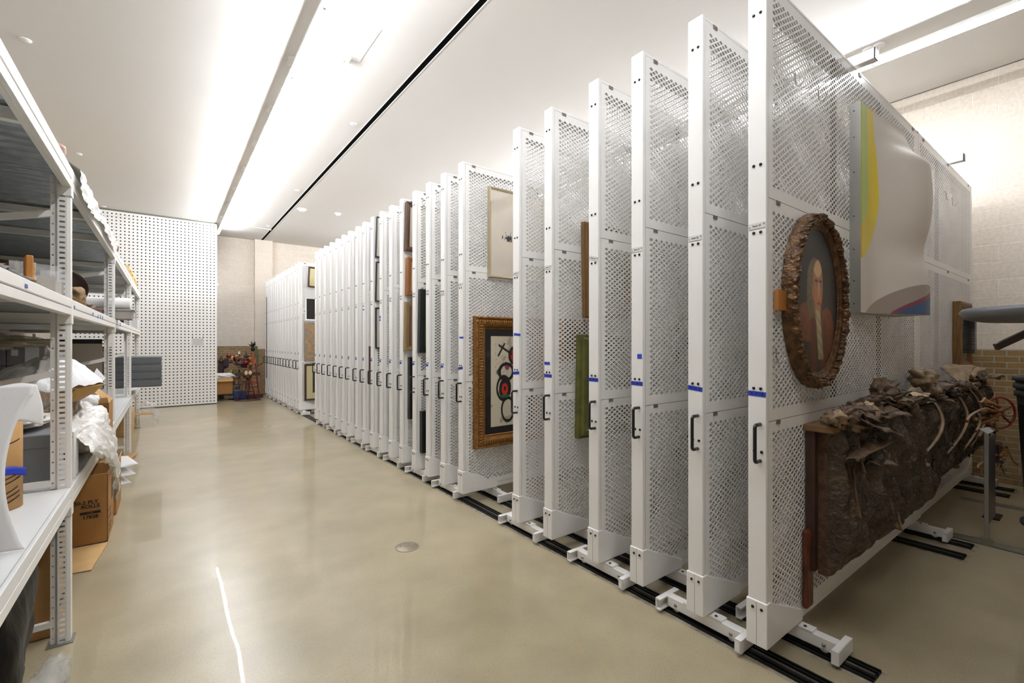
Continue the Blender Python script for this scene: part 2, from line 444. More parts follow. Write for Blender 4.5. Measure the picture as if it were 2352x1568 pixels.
# ------------------------------------------------------------------ fluorescent strips
def make_strip(fin=False):
    r = thing('strip_light', '', 'light')
    b = MB(); b.box((-.030,-.6,-.135),(.016 if not fin else .05,.6,-.105)); b.build('light_channel', M_white2, r, bevel=.002)
    if fin:
        b = MB(); b.box((.046,-.6,-.167),(.050,.6,-.106)); b.build('side_reflector', M_white2, r)
    b = MB(); b.tube([(0,-.55,-.155),(0,.55,-.155)], .019, 10); b.build('tube', M_tube, r)
    for s in (-1, 1):
        b = MB(); b.box((-.012,s*.59-.008,-.178),(.012,s*.59+.008,-.13)); b.build('lamp_holder', M_white2, r, bevel=.002)
        b = MB(); b.tube([(0,s*.56,-.105),(0,s*.56,-.004)], .004, 6); b.build('hanger', M_white2, r)
        b = MB(); b.lathe([(0,-.014),(.045,-.014),(.052,-.008),(.052,0)], (0,s*.56,0), 20); b.build('canopy', M_white2, r)
    return r
proto = None
for (sx, side, ys) in ((1.01, 'above the aisle', [.84+1.2*i for i in range(-1, 11)]), (5.45, 'near the right wall', [.84+1.2*i for i in range(0, 11)])):  # nearest aisle strip is out of view, added to light the near canvas
    n = len(ys); proto = make_strip(sx > 3); first = True
    for i, y in enumerate(ys):
        o = proto if first else copy_tree(proto); first = False
        o.location = (sx, y+.0, ZC)
        o['group'] = 'fluorescent strips '+side
        word = ['first','second','third','fourth','fifth','sixth','seventh','eighth','ninth','tenth','eleventh','twelfth','thirteenth'][n-1-i]
        o['label'] = 'lit fluorescent strip light %s, %s from the far wall' % (side, word)

# ceiling devices
def disc(name, px, py, r, h, label, cat, m=M_white2, dome=False, grp=None):
    p = PX(px, py, Z=ZC)
    b = MB()
    prof = [(0,-h),(r*.55,-h),(r*.9,-h*.6),(r,-h*.3),(r,0)] if dome else [(0,-h),(r*.93,-h),(r,-h*.6),(r,0)]
    b.lathe(prof, (0,0,0), 24)
    o = b.build(name, m, None, loc=(p[0],p[1],ZC))
    return tag(o, label, cat, grp)
disc('ceiling_cap', 58, 91, .045, .008, 'small round white cap on the ceiling at the upper left corner', 'ceiling cap', grp='round white ceiling caps')
disc('ceiling_cap', 180, 353, .045, .008, 'small round white cap on the ceiling beside the bowl on the top shelf', 'ceiling cap', grp='round white ceiling caps')
disc('ceiling_cap', 237, 474, .05, .008, 'small round white cap on the ceiling just before the pegboard', 'ceiling cap', grp='round white ceiling caps')
disc('ceiling_cap', 812, 284, .045, .008, 'small round white cap on the ceiling left of the black slot, nearest one', 'ceiling cap', grp='round white ceiling caps')
disc('ceiling_cap', 683, 437, .05, .008, 'small round white cap on the ceiling left of the black slot, midway', 'ceiling cap', grp='round white ceiling caps')
disc('ceiling_cap', 617, 519, .05, .008, 'small round white cap on the ceiling left of the black slot, farthest one', 'ceiling cap', grp='round white ceiling caps')
def detector(px, py, r, label):
    p = PX(px, py, Z=ZC)
    t = thing('smoke_detector', label, 'smoke detector', (p[0], p[1], ZC))
    b = MB(); b.lathe([(0,-.012),(r,-.012),(r,0)], n=28); b.build('base', M_white2, t)
    b = MB(); b.lathe([(0,-.05),(r*.45,-.05),(r*.6,-.035),(r*.62,-.012)], n=28); b.build('sensor_dome', M_white2, t)
    return t
detector(694, 480, .095, 'round white smoke detector hanging from the ceiling, larger of two right of the slot')
detector(776, 490, .07, 'small round white detector on the ceiling, smaller of two right of the slot')
p = PX(783, 128, Z=ZC)
t = thing('wireless_unit', 'rounded square white unit on the ceiling beside the strip lights', 'ceiling unit', (p[0], p[1], ZC))
b = MB(); b.box((-.085,-.085,-.045),(.085,.085,0)); b.build('housing', M_white2, t, bevel=.03, seg=4)
b = MB(); b.box((-.03,-.03,-.05),(.03,.03,-.044)); b.build('cover', M_white2, t, bevel=.006, seg=2)
p = PX(566, 527, Z=ZC)
b = MB(); b.box((-.55,-.04,-.012),(.35,.04,0)); b.mi=1; b.box((-.53,-.015,-.014),(.33,.0,-.011))
tag(b.build('air_diffuser', [M_white2, M_clip], loc=(1.75, 12.9, ZC)), 'narrow white slot diffuser on the ceiling near the far wall', 'vent')

# floor covers
def cover(px, py, r, label):
    p = PX(px, py, Z=0)
    t = thing('floor_cover', label, 'floor cover', (p[0],p[1],0), 'round metal floor covers')
    b = MB(); b.lathe([(0,.003),(r*.9,.003),(r*.92,.001),(r*.94,.003),(r,.003),(r,0)], n=36); b.build('lid', mat('worn_floor_metal', rgb(150,138,120), .5, .5, nscale=30, namt=.12), t)
    for a in (0.4, 2.5):
        b = MB(); b.lathe([(0,.0045),(.006,.0045),(.007,.003)], (r*.6*math.cos(a), r*.6*math.sin(a), 0), 10); b.build('screw', M_steel, t)
cover(935, 1256, .083, 'round metal cover set in the concrete aisle floor, nearer one')
cover(611, 979, .083, 'round metal cover set in the concrete aisle floor, farther one')

# ------------------------------------------------------------------ floor rails
def rail(x, y0, y1, label):
    t = thing('floor_rail', label, 'rail', (x, 0, 0), 'black floor rails under the racks')
    b = MB()
    b.box((-.052, y0, 0), (.052, y1, .004))
    for q0, q1 in ((-.052,-.044),(-.030,-.020),(.020,.030),(.044,.052)): b.box((q0, y0, .004), (q1, y1, .014))
    b.build('channel', M_rail, t)
    b = MB(); b.box((-.007, y0+.01, .004), (.007, y1, .012)); b.build('running_strip', M_railg, t)
YR0, YR1 = .635, 14.15
RX = [2.20, 2.455, 4.29, 4.55, 6.32, 6.6]
for x, wd in zip(RX, ['first black floor rail from the aisle, under the rack fronts','second black floor rail from the aisle, just behind the rack fronts',
        'third black floor rail from the aisle, near the middle of the racks','fourth black floor rail from the aisle, near the middle of the racks',
        'fifth black floor rail from the aisle, by the right wall','sixth black floor rail from the aisle, closest to the right wall']):
    rail(x, YR0, YR1, wd)
b = MB(); random.seed(4)
for x in RX:
    for sd in (-1, 1):
        N = 260; ys = [YR0-.02+(YR1-YR0+.02)*(i/N)**1.5 for i in range(N+1)]
        vs = []
        for y in ys:
            wv = .022+.012*nz(y*5, x+sd, 0, 3)
            vs += [(x+sd*.051, y, .0022), (x+sd*(.052+wv), y, .0008)]
        b.add(vs, [(2*i, 2*i+1, 2*i+3, 2*i+2) for i in range(N)])
struct(b.build('trim_8', M_grout), 'rough pale grout along the floor rails')

# overhead guide rails
for x, l in ((3.27, 'nearer one'), (5.72, 'farther one')):
    t = thing('guide_rail', 'white overhead guide rail lying on the rack tops, %s' % l, 'rail', (x, 0, 0), 'white overhead guide rails')
    b = MB(); b.box((-.03,.855,3.082),(.03,YR1,3.145)); b.build('rail_body', M_white, t, bevel=.003)
    b = MB(); b.box((-.031,.850,3.081),(.031,.855,3.146)); b.build('end_cap', M_black, t, bevel=.002)
# ------------------------------------------------------------------ mesh panels
def mesh_panel(w_, h_, mx=.027, mz=.04, a=.048, c=.030, k=.71, th=.0018):
    nx = int((w_-2*mx)/a); nzr = int((h_-2*mz)/c)
    ox = (w_-nx*a)/2; oz = (h_-nzr*c)/2
    ox = mx; 
    V = []; F = []
    idx = {}
    def vid(x, z):
        key = (round(x*1e5), round(z*1e5))
        if key not in idx: idx[key] = len(V); V.append((x, 0, z))
        return idx[key]
    for j in range(2*nzr-1):
        for i in range(nx if j % 2 == 0 else nx-1):
            cx = ox+a/2+i*a+(a/2 if j % 2 else 0); cz = oz+c/2+j*c/2
            o_ = [(cx-a/2,cz),(cx,cz-c/2),(cx+a/2,cz),(cx,cz+c/2)]
            ov = [vid(*q) for q in o_]
            b0 = len(V)
            inn = []
            for (x, z) in o_: inn.append((cx+(x-cx)*k, cz+(z-cz)*k))
            for (x, z) in inn: V.append((x, 0, z))
            for (x, z) in inn: V.append((x, th, z))
            for q in range(4):
                r = (q+1) % 4
                F.append((ov[q], ov[r], b0+r, b0+q))
                F.append((b0+q, b0+r, b0+4+r, b0+4+q))
    # fill the zig-zag edge
    W = nx*a; Hh = nzr*c
    for i in range(nx-1):
        x = ox+(i+1)*a
        F.append((vid(x-a/2, oz), vid(x, oz+c/2), vid(x+a/2, oz))[::-1])
        F.append((vid(x-a/2, oz+Hh), vid(x, oz+Hh-c/2), vid(x+a/2, oz+Hh)))
    for j in range(nzr-1):
        z = oz+(j+1)*c
        F.append((vid(ox, z-c/2), vid(ox+a/2, z), vid(ox, z+c/2)))
        F.append((vid(ox+W, z-c/2), vid(ox+W-a/2, z), vid(ox+W, z+c/2))[::-1])
    for (x, z, dx, dz) in ((ox, oz, 1, 1), (ox+W, oz, -1, 1), (ox, oz+Hh, 1, -1), (ox+W, oz+Hh, -1, -1)):
        f = (vid(x, z), vid(x+dx*a/2, z), vid(x, z+dz*c/2)); F.append(f if dx*dz > 0 else f[::-1])
    def quad(x0, z0, x1, z1):
        o = len(V); V.extend([(x0,0,z0),(x1,0,z0),(x1,0,z1),(x0,0,z1)]); F.append((o,o+1,o+2,o+3))
    quad(0, 0, w_, oz); quad(0, oz+Hh, w_, h_); quad(0, oz, ox, oz+Hh); quad(ox+W, oz, w_, oz+Hh)
    # folded lips
    for (x0,z0,x1,z1) in ((0,0,w_,0),(w_,0,w_,h_),(w_,h_,0,h_),(0,h_,0,0)):
        o = len(V); V.extend([(x0,0,z0),(x1,0,z1),(x1,.014,z1),(x0,.014,z0)]); F.append((o,o+1,o+2,o+3))
    me = bpy.data.meshes.new('mesh_panel'); me.from_pydata(V, [], F); me.materials.append(M_white); me.update()
    return me
RL = 4.573; TH = .04
cols = [(.026, 2.462), (2.514, RL-.03)]
rows = [(.147, 1.097), (1.101, 2.092), (2.096, 3.05)]
PM = {(i, j): mesh_panel(c[1]-c[0], r[1]-r[0]) for i, c in enumerate(cols) for j, r in enumerate(rows)}

def bolt_mesh():
    b = MB(); b.lathe([(0,-.005),(.0028,-.005),(.0028,-.0025),(.004,-.0055),(.0064,-.003),(.0068,0)], axis='X', n=10)
    return b
BZ = [2.917, 2.242, 1.942, 1.246]
X0 = 2.107
RY = [13.867,13.58,13.263,12.989,12.719,12.431,12.143,11.83,11.571,11.255,10.945,10.632,10.258,9.986,8.662,8.369,8.065,7.724,7.403,7.089,6.786,6.457,6.161,5.855,5.542,5.234,4.922,4.587,4.265,3.948,3.612,2.792,2.428,2.005,1.676,1.321,1.021]
def obj_from(me, name, parent, loc=(0,0,0), rot=None):
    o = bpy.data.objects.new(name, me); COL.objects.link(o); o.parent = parent; o.location = loc
    if rot: o.rotation_euler = rot
    return o
def make_rack(even):
    t = thing('sliding_rack', '', 'rack')
    b = MB()
    b.box((0,-TH,.102),(.024,TH,3.07)); b.build('front_post', M_white, t, bevel=.004, seg=2)
    b = MB(); b.box((2.466,-TH+.001,.102),(2.510,TH-.001,3.07)); b.build('middle_post', M_white, t, bevel=.002)
    b = MB(); b.box((RL-.027,-TH,.102),(RL,TH,3.07)); b.build('rear_post', M_white, t, bevel=.003)
    b = MB(); b.box((.0245,-TH+.001,3.052),(RL-.028,TH-.001,3.068)); b.build('top_rail', M_white, t, bevel=.002)
    b = MB(); b.box((.0245,-TH+.002,.104),(RL-.028,TH-.002,.144)); b.build('bottom_rail', M_white, t, bevel=.003)
    # inner stiffeners seen through the mesh
    for x in (.9, 1.7, 3.3):
        b = MB(); b.box((x-.008,-.012,.146),(x+.008,.012,3.05)); b.build('stiffener', M_clip, t)
    for (i, j), me in PM.items():
        obj_from(me, 'mesh_panel', t, (cols[i][0], -TH+.001, rows[j][0]))
        o = obj_from(me, 'mesh_panel', t, (cols[i][1], TH-.001, rows[j][0]), (0,0,PI))
    # spring clips under the seams
    cb = MB(); cb.box((-.018,-.003,-.018),(.018,.003,.0)); cm = cb.build('clip', M_clip, t)
    cm.location = (.115, -TH, rows[2][0]-.002)
    for x in (.115, 1.2, 2.35, 2.65, 3.5, 4.4):
        for z in (rows[1][0]-.002, rows[2][0]-.002, 3.055):
            if x == .115 and z == rows[2][0]-.002: continue
            obj_from(cm.data, 'clip', t, (x, -TH, z))
    bm = bolt_mesh().build('bolt', M_bolt, t); bm.location = (0, -.016, BZ[0])
    for z in BZ:
        for y in (-.016, .014):
            if z == BZ[0] and y == -.016: continue
            obj_from(bm.data, 'bolt', t, (0, y, z))
    obj_from(bm.data, 'bolt', t, (0, -.020, .965)); obj_from(bm.data, 'bolt', t, (0, .012, .965))
    # handle
    b = MB(); pts = []
    z0, z1, R, e = .925, 1.088, .014, .05
    pts.append((0,-.014,z1)); pts += [(-e+R-R*math.sin(a), -.014+.006*0, z1-R+R*math.cos(a)) for a in [i*PI/10 for i in range(6)]]
    pts += [(-e+R-R*math.cos(a), -.014, z0+R-R*math.sin(a)) for a in [i*PI/10 for i in range(6)]]
    pts.append((0,-.014,z0))
    b.tube(pts, .0078, 10); b.build('handle', M_black, t)
    # sleeve foot
    b = MB(); b.prism([(-.006,.100),(-.006,.300),(.03,.300),(.37,.150),(.37,.100)], -TH-.006, TH+.006)
    fs = b.build('foot_sleeve', M_white, t, bevel=.004, seg=2)
    b = MB(); b.box((-.0066,-.0006,.104),(-.0058,.0006,.296)); b.build('seam', M_clip, fs)
    b = MB(); b.box((2.30,-TH-.004,.098),(2.56,TH+.004,.2))
    b.build('centre_bracket', M_white, t, bevel=.004)
    b = MB(); b.prism([(RL-.3,.098),(RL-.3,.15),(RL-.04,.26),(RL+.004,.26),(RL+.004,.098)], -TH-.004, TH+.004); b.build('rear_bracket', M_white, t, bevel=.004)
    for y in (-.022, .016): obj_from(bm.data, 'bolt', t, (-.006, y, .268))
    # carriages
    for k in range(3):
        x = RX[2*k+(0 if even else 1)]-X0-(.01 if even else 0)
        cb = MB(); cb.box((x-.024,-.20,.026),(x+.024,.20,.082)); 
        for s, yy in ((-1,-.20),(1,.20)):
            cb.tube([(x-.02,yy-s*.05,.034),(x+.02,yy-s*.05,.034)], .021, 14)
        c = cb.build('carriage', M_white, t, bevel=.003)
        pb = MB(); pb.box((x-.026,-.105,.083),(x+.026,.105,.090)); pb.build('mounting_plate', M_white, c)
        pb = MB(); pb.lathe([(0,.0945),(.006,.094),(.008,.090)], (x-.006,-.066,0), 10); pb.build('plate_bolt', M_bolt, c)
        for s, yy in ((-1,-.20),(1,.20)):
            q = MB()
            q.box((x-.087, min(yy,yy+s*.03), .074), (x+.087, max(yy,yy+s*.03), .080))
            q.box((x-.087, min(yy,yy+s*.03), .020), (x+.087, max(yy,yy+s*.03), .026))
            q.box((x-.087, yy+s*.027-.003, .020), (x+.087, yy+s*.027+.003, .080))
            q.box((x-.087, min(yy,yy+s*.03), .020), (x-.083, max(yy,yy+s*.03), .080)) if s < 0 else None
            q.build('bumper', M_white, c)
        for yy in (-.15, .15):
            q = MB(); q.lathe([(0,-.030),(.006,-.030),(.009,-.0245),(.009,-.024)], (x,yy,.05), 12, axis='X'); q.build('axle_bolt', M_steel, c)
    return t
RK = {}
protoE = make_rack(True); protoO = make_rack(False)
ordn = ['first','second','third','fourth','fifth','sixth','seventh','eighth','ninth','tenth','eleventh','twelfth','thirteenth','fourteenth','fifteenth','sixteenth','seventeenth','eighteenth','nineteenth','twentieth','twenty-first','twenty-second','twenty-third']
special = {37:'white mesh sliding rack nearest the camera, carrying the oval portrait',
 36:'white mesh sliding rack marked Rack 36, right behind the nearest one', 35:'white mesh sliding rack marked Rack 35 with an extra square of blue tape',
 34:'white mesh sliding rack with its Rack 34 tag stuck on crooked', 33:'white mesh sliding rack carrying the olive green frame',
 32:'white mesh sliding rack at the near side of the wide gap, two blue tapes', 31:'white mesh sliding rack carrying the large ornate gold frame',
 14:'white mesh sliding rack with four artworks facing the far gap', 15:'white mesh sliding rack at the near side of the far gap',
 28:'white mesh sliding rack carrying the black frame with green inside', 27:'white mesh sliding rack carrying three brown frames one above another',
 24:'white mesh sliding rack carrying three thin black frames one above another', 1:'white mesh sliding rack farthest from the camera'}
for n in range(1, 38):
    pr = protoE if n % 2 == 0 else protoO
    o = pr if n in (36, 37) else copy_tree(pr)
    o.location = (X0, RY[n-1]-TH, 0)
    o['group'] = 'sliding mesh racks'
    if n in special: o['label'] = special[n]
    elif n > 15: o['label'] = 'white mesh sliding rack, %s from the near end of the row' % ordn[37-n]
    else: o['label'] = 'white mesh sliding rack, %s from the far end of the row' % ordn[n-1]
    RK[n] = o
    # blue tape with the rack number, and printed tag
    rnd = random.Random(n); tw = .078 if n > 30 else .05
    if n < 31: x_off = .012
    else: x_off = 0
    b = MB(); b.box((-.0012, -tw/2, -.011), (-.0002, tw/2, .011)); tp = b.build('tape', M_tape, o)
    tp.location = (0, x_off, 1.222); tp.rotation_euler = (rnd.uniform(-.12, .12) if n != 36 else .1, 0, 0)
    if n >= 31:
        text('A  %d  B' % n, .017, M_ink, tp, face_M((-.0016, 0, 0), (0,-1,0), (0,0,1)))
    b = MB(); b.box((-.002, -.036, -.013), (-.0002, .036, .013)); tg = b.build('name_tag', M_sign, o)
    tg.location = (0, 0, 1.972); tg.rotation_euler = (.30 if n == 34 else (-.15 if n == 30 else rnd.uniform(-.02,.03)), 0, 0)
    if n == 30: tg.location.z = 1.915
    if n >= 25:
        text('Rack %d' % n, .0115, M_blackink, tg, face_M((-.0023, 0, 0), (0,-1,0), (0,0,1)))
        text('A', .009, M_blackink, tg, face_M((-.0023, .031, -.004), (0,-1,0), (0,0,1)))
        text('B', .009, M_blackink, tg, face_M((-.0023, -.031, .004), (0,-1,0), (0,0,1)))
def extra_tape(n, px0, px1, py, wd=.05, h=.02, rot=0):
    o = RK[n]; p = PX((px0+px1)/2, py, X=X0)
    b = MB(); b.box((-.0014, -wd/2, -h/2), (-.0002, wd/2, h/2)); tp = b.build('tape', M_tape, o)
    tp.location = (0, p[1]-o.location.y, p[2]); tp.rotation_euler = (rot, 0, 0)
extra_tape(35, 1463, 1475, 818, .03, .026, -.05)
extra_tape(33, 1250, 1264, 834, .055, .02)
extra_tape(32, 1178, 1198, 768, .08, .018, .08)
extra_tape(31, 1052, 1068, 775, .07, .016)
extra_tape(25, 870, 876, 728, .04, .03, .3); extra_tape(25, 870, 876, 735, .04, .02); extra_tape(23, 832, 838, 711, .05, .02)
# ------------------------------------------------------------------ pictures on the racks
def face_y(n): return RY[n-1]-2*TH      # the side of rack n that faces the camera
def frame_mesh(w_, h_, prof, name, mtl, parent, bevel=0):
    """mitred frame; prof = [(inset from outer edge, height off the wall)...], outline in local x,z, out = -y"""
    b = MB(); k = len(prof); vs = []
    for (cx, cz) in ((-1,-1),(1,-1),(1,1),(-1,1)):
        for (i, hh) in prof: vs.append((cx*(w_/2-i), -hh, cz*(h_/2-i)))
    fs = []
    for c in range(4):
        d = (c+1) % 4
        for i in range(k-1): fs.append((c*k+i, c*k+i+1, d*k+i+1, d*k+i))
    b.add(vs, fs)
    return b.build(name, mtl, parent)
def picture(name, label, cat, rack, px0, z0, z1, w_, dep, prof, fmat, paint, mat_w=0, mat_col=(230,225,205), tilt=0, group=None, res=(80,100), back=None):
    fy = face_y(rack)
    xl = PX(px0, Y=fy-dep/2)[0]; h_ = z1-z0
    t = thing(name, label, cat, (xl+w_/2, fy-.003, (z0+z1)/2), group)
    t.rotation_euler = (0, tilt, 0)
    frame_mesh(w_, h_, prof, 'frame', fmat, t)
    ins = prof[-1][0]; d = prof[-1][1]
    iw, ih = w_-2*ins, h_-2*ins
    M = face_M((0, -d-.001, 0), (1,0,0), (0,0,1))
    def fn(u, v):
        x = u*iw; z = v*ih
        if min(x, iw-x, z, ih-z) < mat_w: return mat_col
        return paint((x-mat_w)/max(.01, iw-2*mat_w), (z-mat_w)/max(.01, ih-2*mat_w))
    paint_plane('canvas', iw, ih, fn, t, M, *res)
    b = MB(); b.box((-w_/2+.004, -.006, -h_/2+.004), (w_/2-.004, 0, h_/2-.004)); b.build('backing', M_dark if back is None else back, t)
    return t
def simple(d, wd): return [(0,0),(0,d),(wd*.3,d+.002),(wd,d-.006),(wd,d-.012)]
def zat(rack, px, py, dep=.02):
    return PX(px, py, Y=face_y(rack)-dep)[2]

# rack 31: white sheet with an ink splash
def ink(u, v):
    d = math.hypot((u-.33)*.8, (v-.45)*1.5)
    n1 = nz(u*34, v*60, 3, 3); r = .035+.045*n1
    c = (214+6*nz(u*4,v*4,1), 204+6*nz(u*4,v*4,1), 188)
    if d < max(.02, r+.02) or (d < .12 and noise.noise(Vector((u*42, v*14, 9))) > .33): return (40,38,38)
    return c
picture('framed_picture', 'pale sheet with a small black ink burst in a thin champagne frame', 'framed picture', 31, 1122,
        zat(31,1124,636), zat(31,1124,428), .66, .035, simple(.035,.022), mat('champagne_frame', rgb(178,164,136), .35, .4), ink, res=(130,150))
# rack 31: big ornate gold frame, generic abstract print (stand-in)
def blobs(u, v):
    n = nz(u*5, v*7, 2, 3)
    c = [214, 204, 182]
    if n > .45: c = [176,166,146]
    def ell(cx, cz, rx, rz): return ((u-cx)/rx)**2+((v-cz)/rz)**2
    def ringd(cx, cz, rx, rz): return abs(math.sqrt(ell(cx,cz,rx,rz))-1)*min(rx, rz)
    if noise.noise(Vector((u*60, v*60, 5))) > .42 and ell(.35,.72,.3,.22) < 1: c = [120,112,96]
    if ell(.2,.6,.06,.035) < 1: c = [84,110,84]
    if ell(.42,.66,.065,.04) < 1: c = [150,60,76]
    if ell(.62,.78,.12,.075) < 1: c = [186,40,26]
    for (a, b_, p, q) in ((.33,.42,.17,.13),(.62,.78,.14,.09),(.44,.18,.16,.13),(.4,.6,.18,.09)):
        if ringd(a, b_, p, q) < .018: c = [30,28,28]
    e = ell(.36,.41,.15,.12)
    if e < 1: c = [30,28,28]
    if ell(.36,.41,.085,.065) < 1: c = [196,40,26]
    if ell(.36,.415,.03,.026) < 1: c = [30,28,28]
    if ell(.36,.33,.12,.02) < 1: c = [52,104,58]
    if abs((u-.25)-(v-.83)*1.2) < .025 and .78 < v < .92: c = [30,28,28]
    if abs(v-.87+.3*(u-.3)) < .014 and .2 < u < .55: c = [30,28,28]
    return c
zt_, zb_ = zat(31,1090,725,.05), zat(31,1090,1033,.05)
pf = [(0,0),(0,.045),(.008,.055),(.02,.058),(.03,.05),(.036,.055),(.07,.062),(.09,.05),(.10,.03),(.108,.034),(.116,.028)]
t = picture('framed_print', 'large ornate gold frame with a black mat around an abstract black, red and green print', 'framed picture', 31, 1089.5,
        zb_, zt_, .80, .06, pf, M_gold, blobs, mat_w=.062, mat_col=(26,24,22), res=(170,220))
b = MB()   # carved leaf relief round the frame
hw, hh = .40, (zt_-zb_)/2
for side in range(4):
    L_ = (2*hw if side % 2 == 0 else 2*hh); nn = int(L_/.026)
    for i in range(nn):
        s_ = -L_/2+(i+.5)*L_/nn
        for ins_, rr in ((.052, .011), (.014, .005)):
            for k2 in range(1 if ins_ > .03 else 2):
                q = s_+(k2-.5)*L_/nn*.5 if ins_ < .03 else s_
                if side == 0: c = (q, hh-ins_)
                elif side == 2: c = (q, -hh+ins_)
                elif side == 1: c = (hw-ins_, q)
                else: c = (-hw+ins_, q)
                ax = (1,1) if ins_ < .03 else ((.7,1.9) if side % 2 == 0 else (1.9,.7))
                b.lathe([(rr,0),(rr*.7,-.006),(0,-.009)], (0,0,0), 7, 'Y', Matrix.Translation((c[0], -(.062 if ins_ > .03 else .058), c[1])) @ Matrix.Diagonal((ax[0],1,ax[1],1)))
b.build('carved_leaves', M_gold, t)

# rack 33 (seen past the edge of rack 34)
t = picture('framed_picture', 'brown wood frame seen edge-on, upper of two beside the Rack 34 post', 'framed picture', 33, 1341,
        zat(33,1346,728,.03), zat(33,1346,508,.03), .5, .05, [(0,0),(0,.03),(.012,.032),(.014,.045),(.03,.05),(.05,.03),(.055,.02)], mat('mid_brown_frame', rgb(122,90,50), .45, nscale=12, namt=.12), lambda u, v: (150,140,120), tilt=-.02)
t = picture('framed_picture', 'olive green moulded frame seen edge-on, lower of two beside the Rack 34 post', 'framed picture', 33, 1329,
        zat(33,1330,1008,.03), zat(33,1330,770,.03), .55, .07, [(0,0),(0,.04),(.02,.045),(.03,.06),(.055,.065),(.075,.045),(.09,.03)], mat('olive_frame', rgb(98,98,44), .45, nscale=12, namt=.3), lambda u, v: (120,112,80), tilt=.02)
# rack 28
picture('framed_picture', 'tall black frame with a green picture, above a smaller black frame', 'framed picture', 28, 962,
        zat(28,964,811,.03), zat(28,964,665,.03), .5, .06, [(0,0),(0,.055),(.06,.05),(.06,.04)], M_black, lambda u, v: (28,96,44), tilt=.02)
picture('framed_picture', 'black frame low down, below the frame with a green picture', 'framed picture', 28, 966,
        zat(28,968,1040,.03), zat(28,968,944,.03), .5, .05, simple(.05,.04), M_black, lambda u, v: (30,28,70))
# rack 27
fr = mat('walnut_frame', rgb(76,48,30), .4, nscale=14, namt=.25)
cream = lambda u, v: (206,192,168)
picture('framed_picture', 'walnut frame around a cream sheet, top of three stacked on one rack', 'framed picture', 27, 931,
        zat(27,931,577,.03), zat(27,931,464,.03), .5, .06, [(0,0),(0,.05),(.02,.055),(.025,.045),(.05,.04),(.052,.03)], fr, cream, tilt=.03)
picture('framed_picture', 'light brown wooden frame, middle of three stacked on one rack', 'framed picture', 27, 933,
        zat(27,933,679,.03), zat(27,933,592,.03), .5, .06, simple(.06,.05), mat('tan_frame', rgb(140,90,42), .5, nscale=12, namt=.2), cream, tilt=.02)
picture('framed_picture', 'tan and rust coloured frame around grey, bottom of three stacked on one rack', 'framed picture', 27, 929,
        zat(27,929,806,.03), zat(27,929,694,.03), .5, .05, simple(.05,.05), mat('olive_tan_frame', rgb(140,118,80), .5), lambda u, v: (120,70,44) if u < .06 else (140,128,118), tilt=.02)
picture('framed_picture', 'dark picture edge beside a handle, below the three brown frames', 'framed picture', 27, 938,
        zat(27,938,962,.03), zat(27,938,820,.03), .4, .05, simple(.05,.04), M_black, lambda u, v: (30,28,28))
# rack 24
for (p0, y0, y1, wd, tl) in ((863,592,498,'top',.03),(862.5,693,601,'middle',.02),(862,800,706,'bottom',.0)):
    picture('framed_picture', 'thin black frame around a pale sheet, %s of three on one rack' % wd, 'framed picture', 24, p0,
        zat(24,p0,y0,.02), zat(24,p0,y1,.02), .5, .03, simple(.03,.016), M_black, lambda u, v: (206,204,190), tilt=tl, group='thin black frames')
# rack 14
bf = mat('brown_frame', rgb(62,42,28), .45)
def dkprint(u, v):
    n = nz(u*14, v*14, 4, 3); return (60+50*n, 62+50*n, 62+40*n)
picture('framed_print', 'tilted brown frame with cream mat and dark print, top of four on one rack', 'framed picture', 14, 707.5,
        zat(14,708,660), zat(14,708,613), .5, .03, simple(.03,.03), bf, dkprint, mat_w=.11, mat_col=(206,194,146), tilt=.05)
def redp(u, v):
    n = nz(u*6, v*9, 1, 3)
    if .25 < u < .8 and .1 < v < .7: return (44,30,30)
    return (120+60*n, 44+20*n, 30) if n > -.1 else (50,28,26)
picture('framed_print', 'white mat around a dark red print, second from top on one rack', 'framed picture', 14, 700.5,
        zat(14,701,736), zat(14,701,682), .55, .015, simple(.012,.03), M_white2, redp, mat_w=.12, mat_col=(222,220,208))
def mott(u, v):
    if .36 < u < .5 and .55 < v < .8: return (24,22,20)
    if .5 < u < .72 and .3 < v < .55: return (222,178,10)
    n = nz(u*9, v*14, 1, 4); return (152+50*n, 128+10*n, 100-40*n)
picture('abstract_painting', 'mottled rust and grey canvas with a black bar and yellow block', 'painting', 14, 699,
        zat(14,700,828), zat(14,700,740), .55, .03, [(0,0),(0,.03),(.004,.03),(.004,.028)], mat('grey_edge', rgb(120,112,100), .6), mott, res=(90,120))
picture('framed_print', 'dark brown frame with cream mat, dark landscape, bottom of four on one rack', 'framed picture', 14, 699.5,
        zat(14,700,920), zat(14,700,836), .6, .03, simple(.03,.035), bf, lambda u, v: (44+30*nz(u*9,v*9,2), 48+30*nz(u*8,v*9,3), 36), mat_w=.12, mat_col=(198,188,146))
# edge slivers glimpsed between racks
for (rk, px_, ya, yb, m_, lb) in ((23,847.5,880,795,fr,'dark brown picture edge glimpsed between two closely set racks, above a handle'),
        (1,611.5,868,682,fr,'dark picture edge beside the farthest rack')):
    picture('framed_picture', lb, 'framed picture', rk, px_, zat(rk,px_,ya), zat(rk,px_,yb), .4, .03, simple(.03,.03), m_, lambda u, v: (70,50,36))
# brown painting seen only through the mesh of rack 32
t = thing('framed_painting', 'brown painting dimly seen through the mesh left of the Rack 33 post', 'framed picture', (2.80, RY[31]-2*TH-.004, 1.47))
b = MB(); b.box((-.3,-.02,-.17),(.3,0,.17)); b.build('frame', M_oak, t)
b = MB(); b.box((-.26,-.022,-.14),(.26,-.02,.14)); b.build('canvas', mat('brown_canvas', rgb(120,80,50), .6, nscale=5, namt=.4), t)

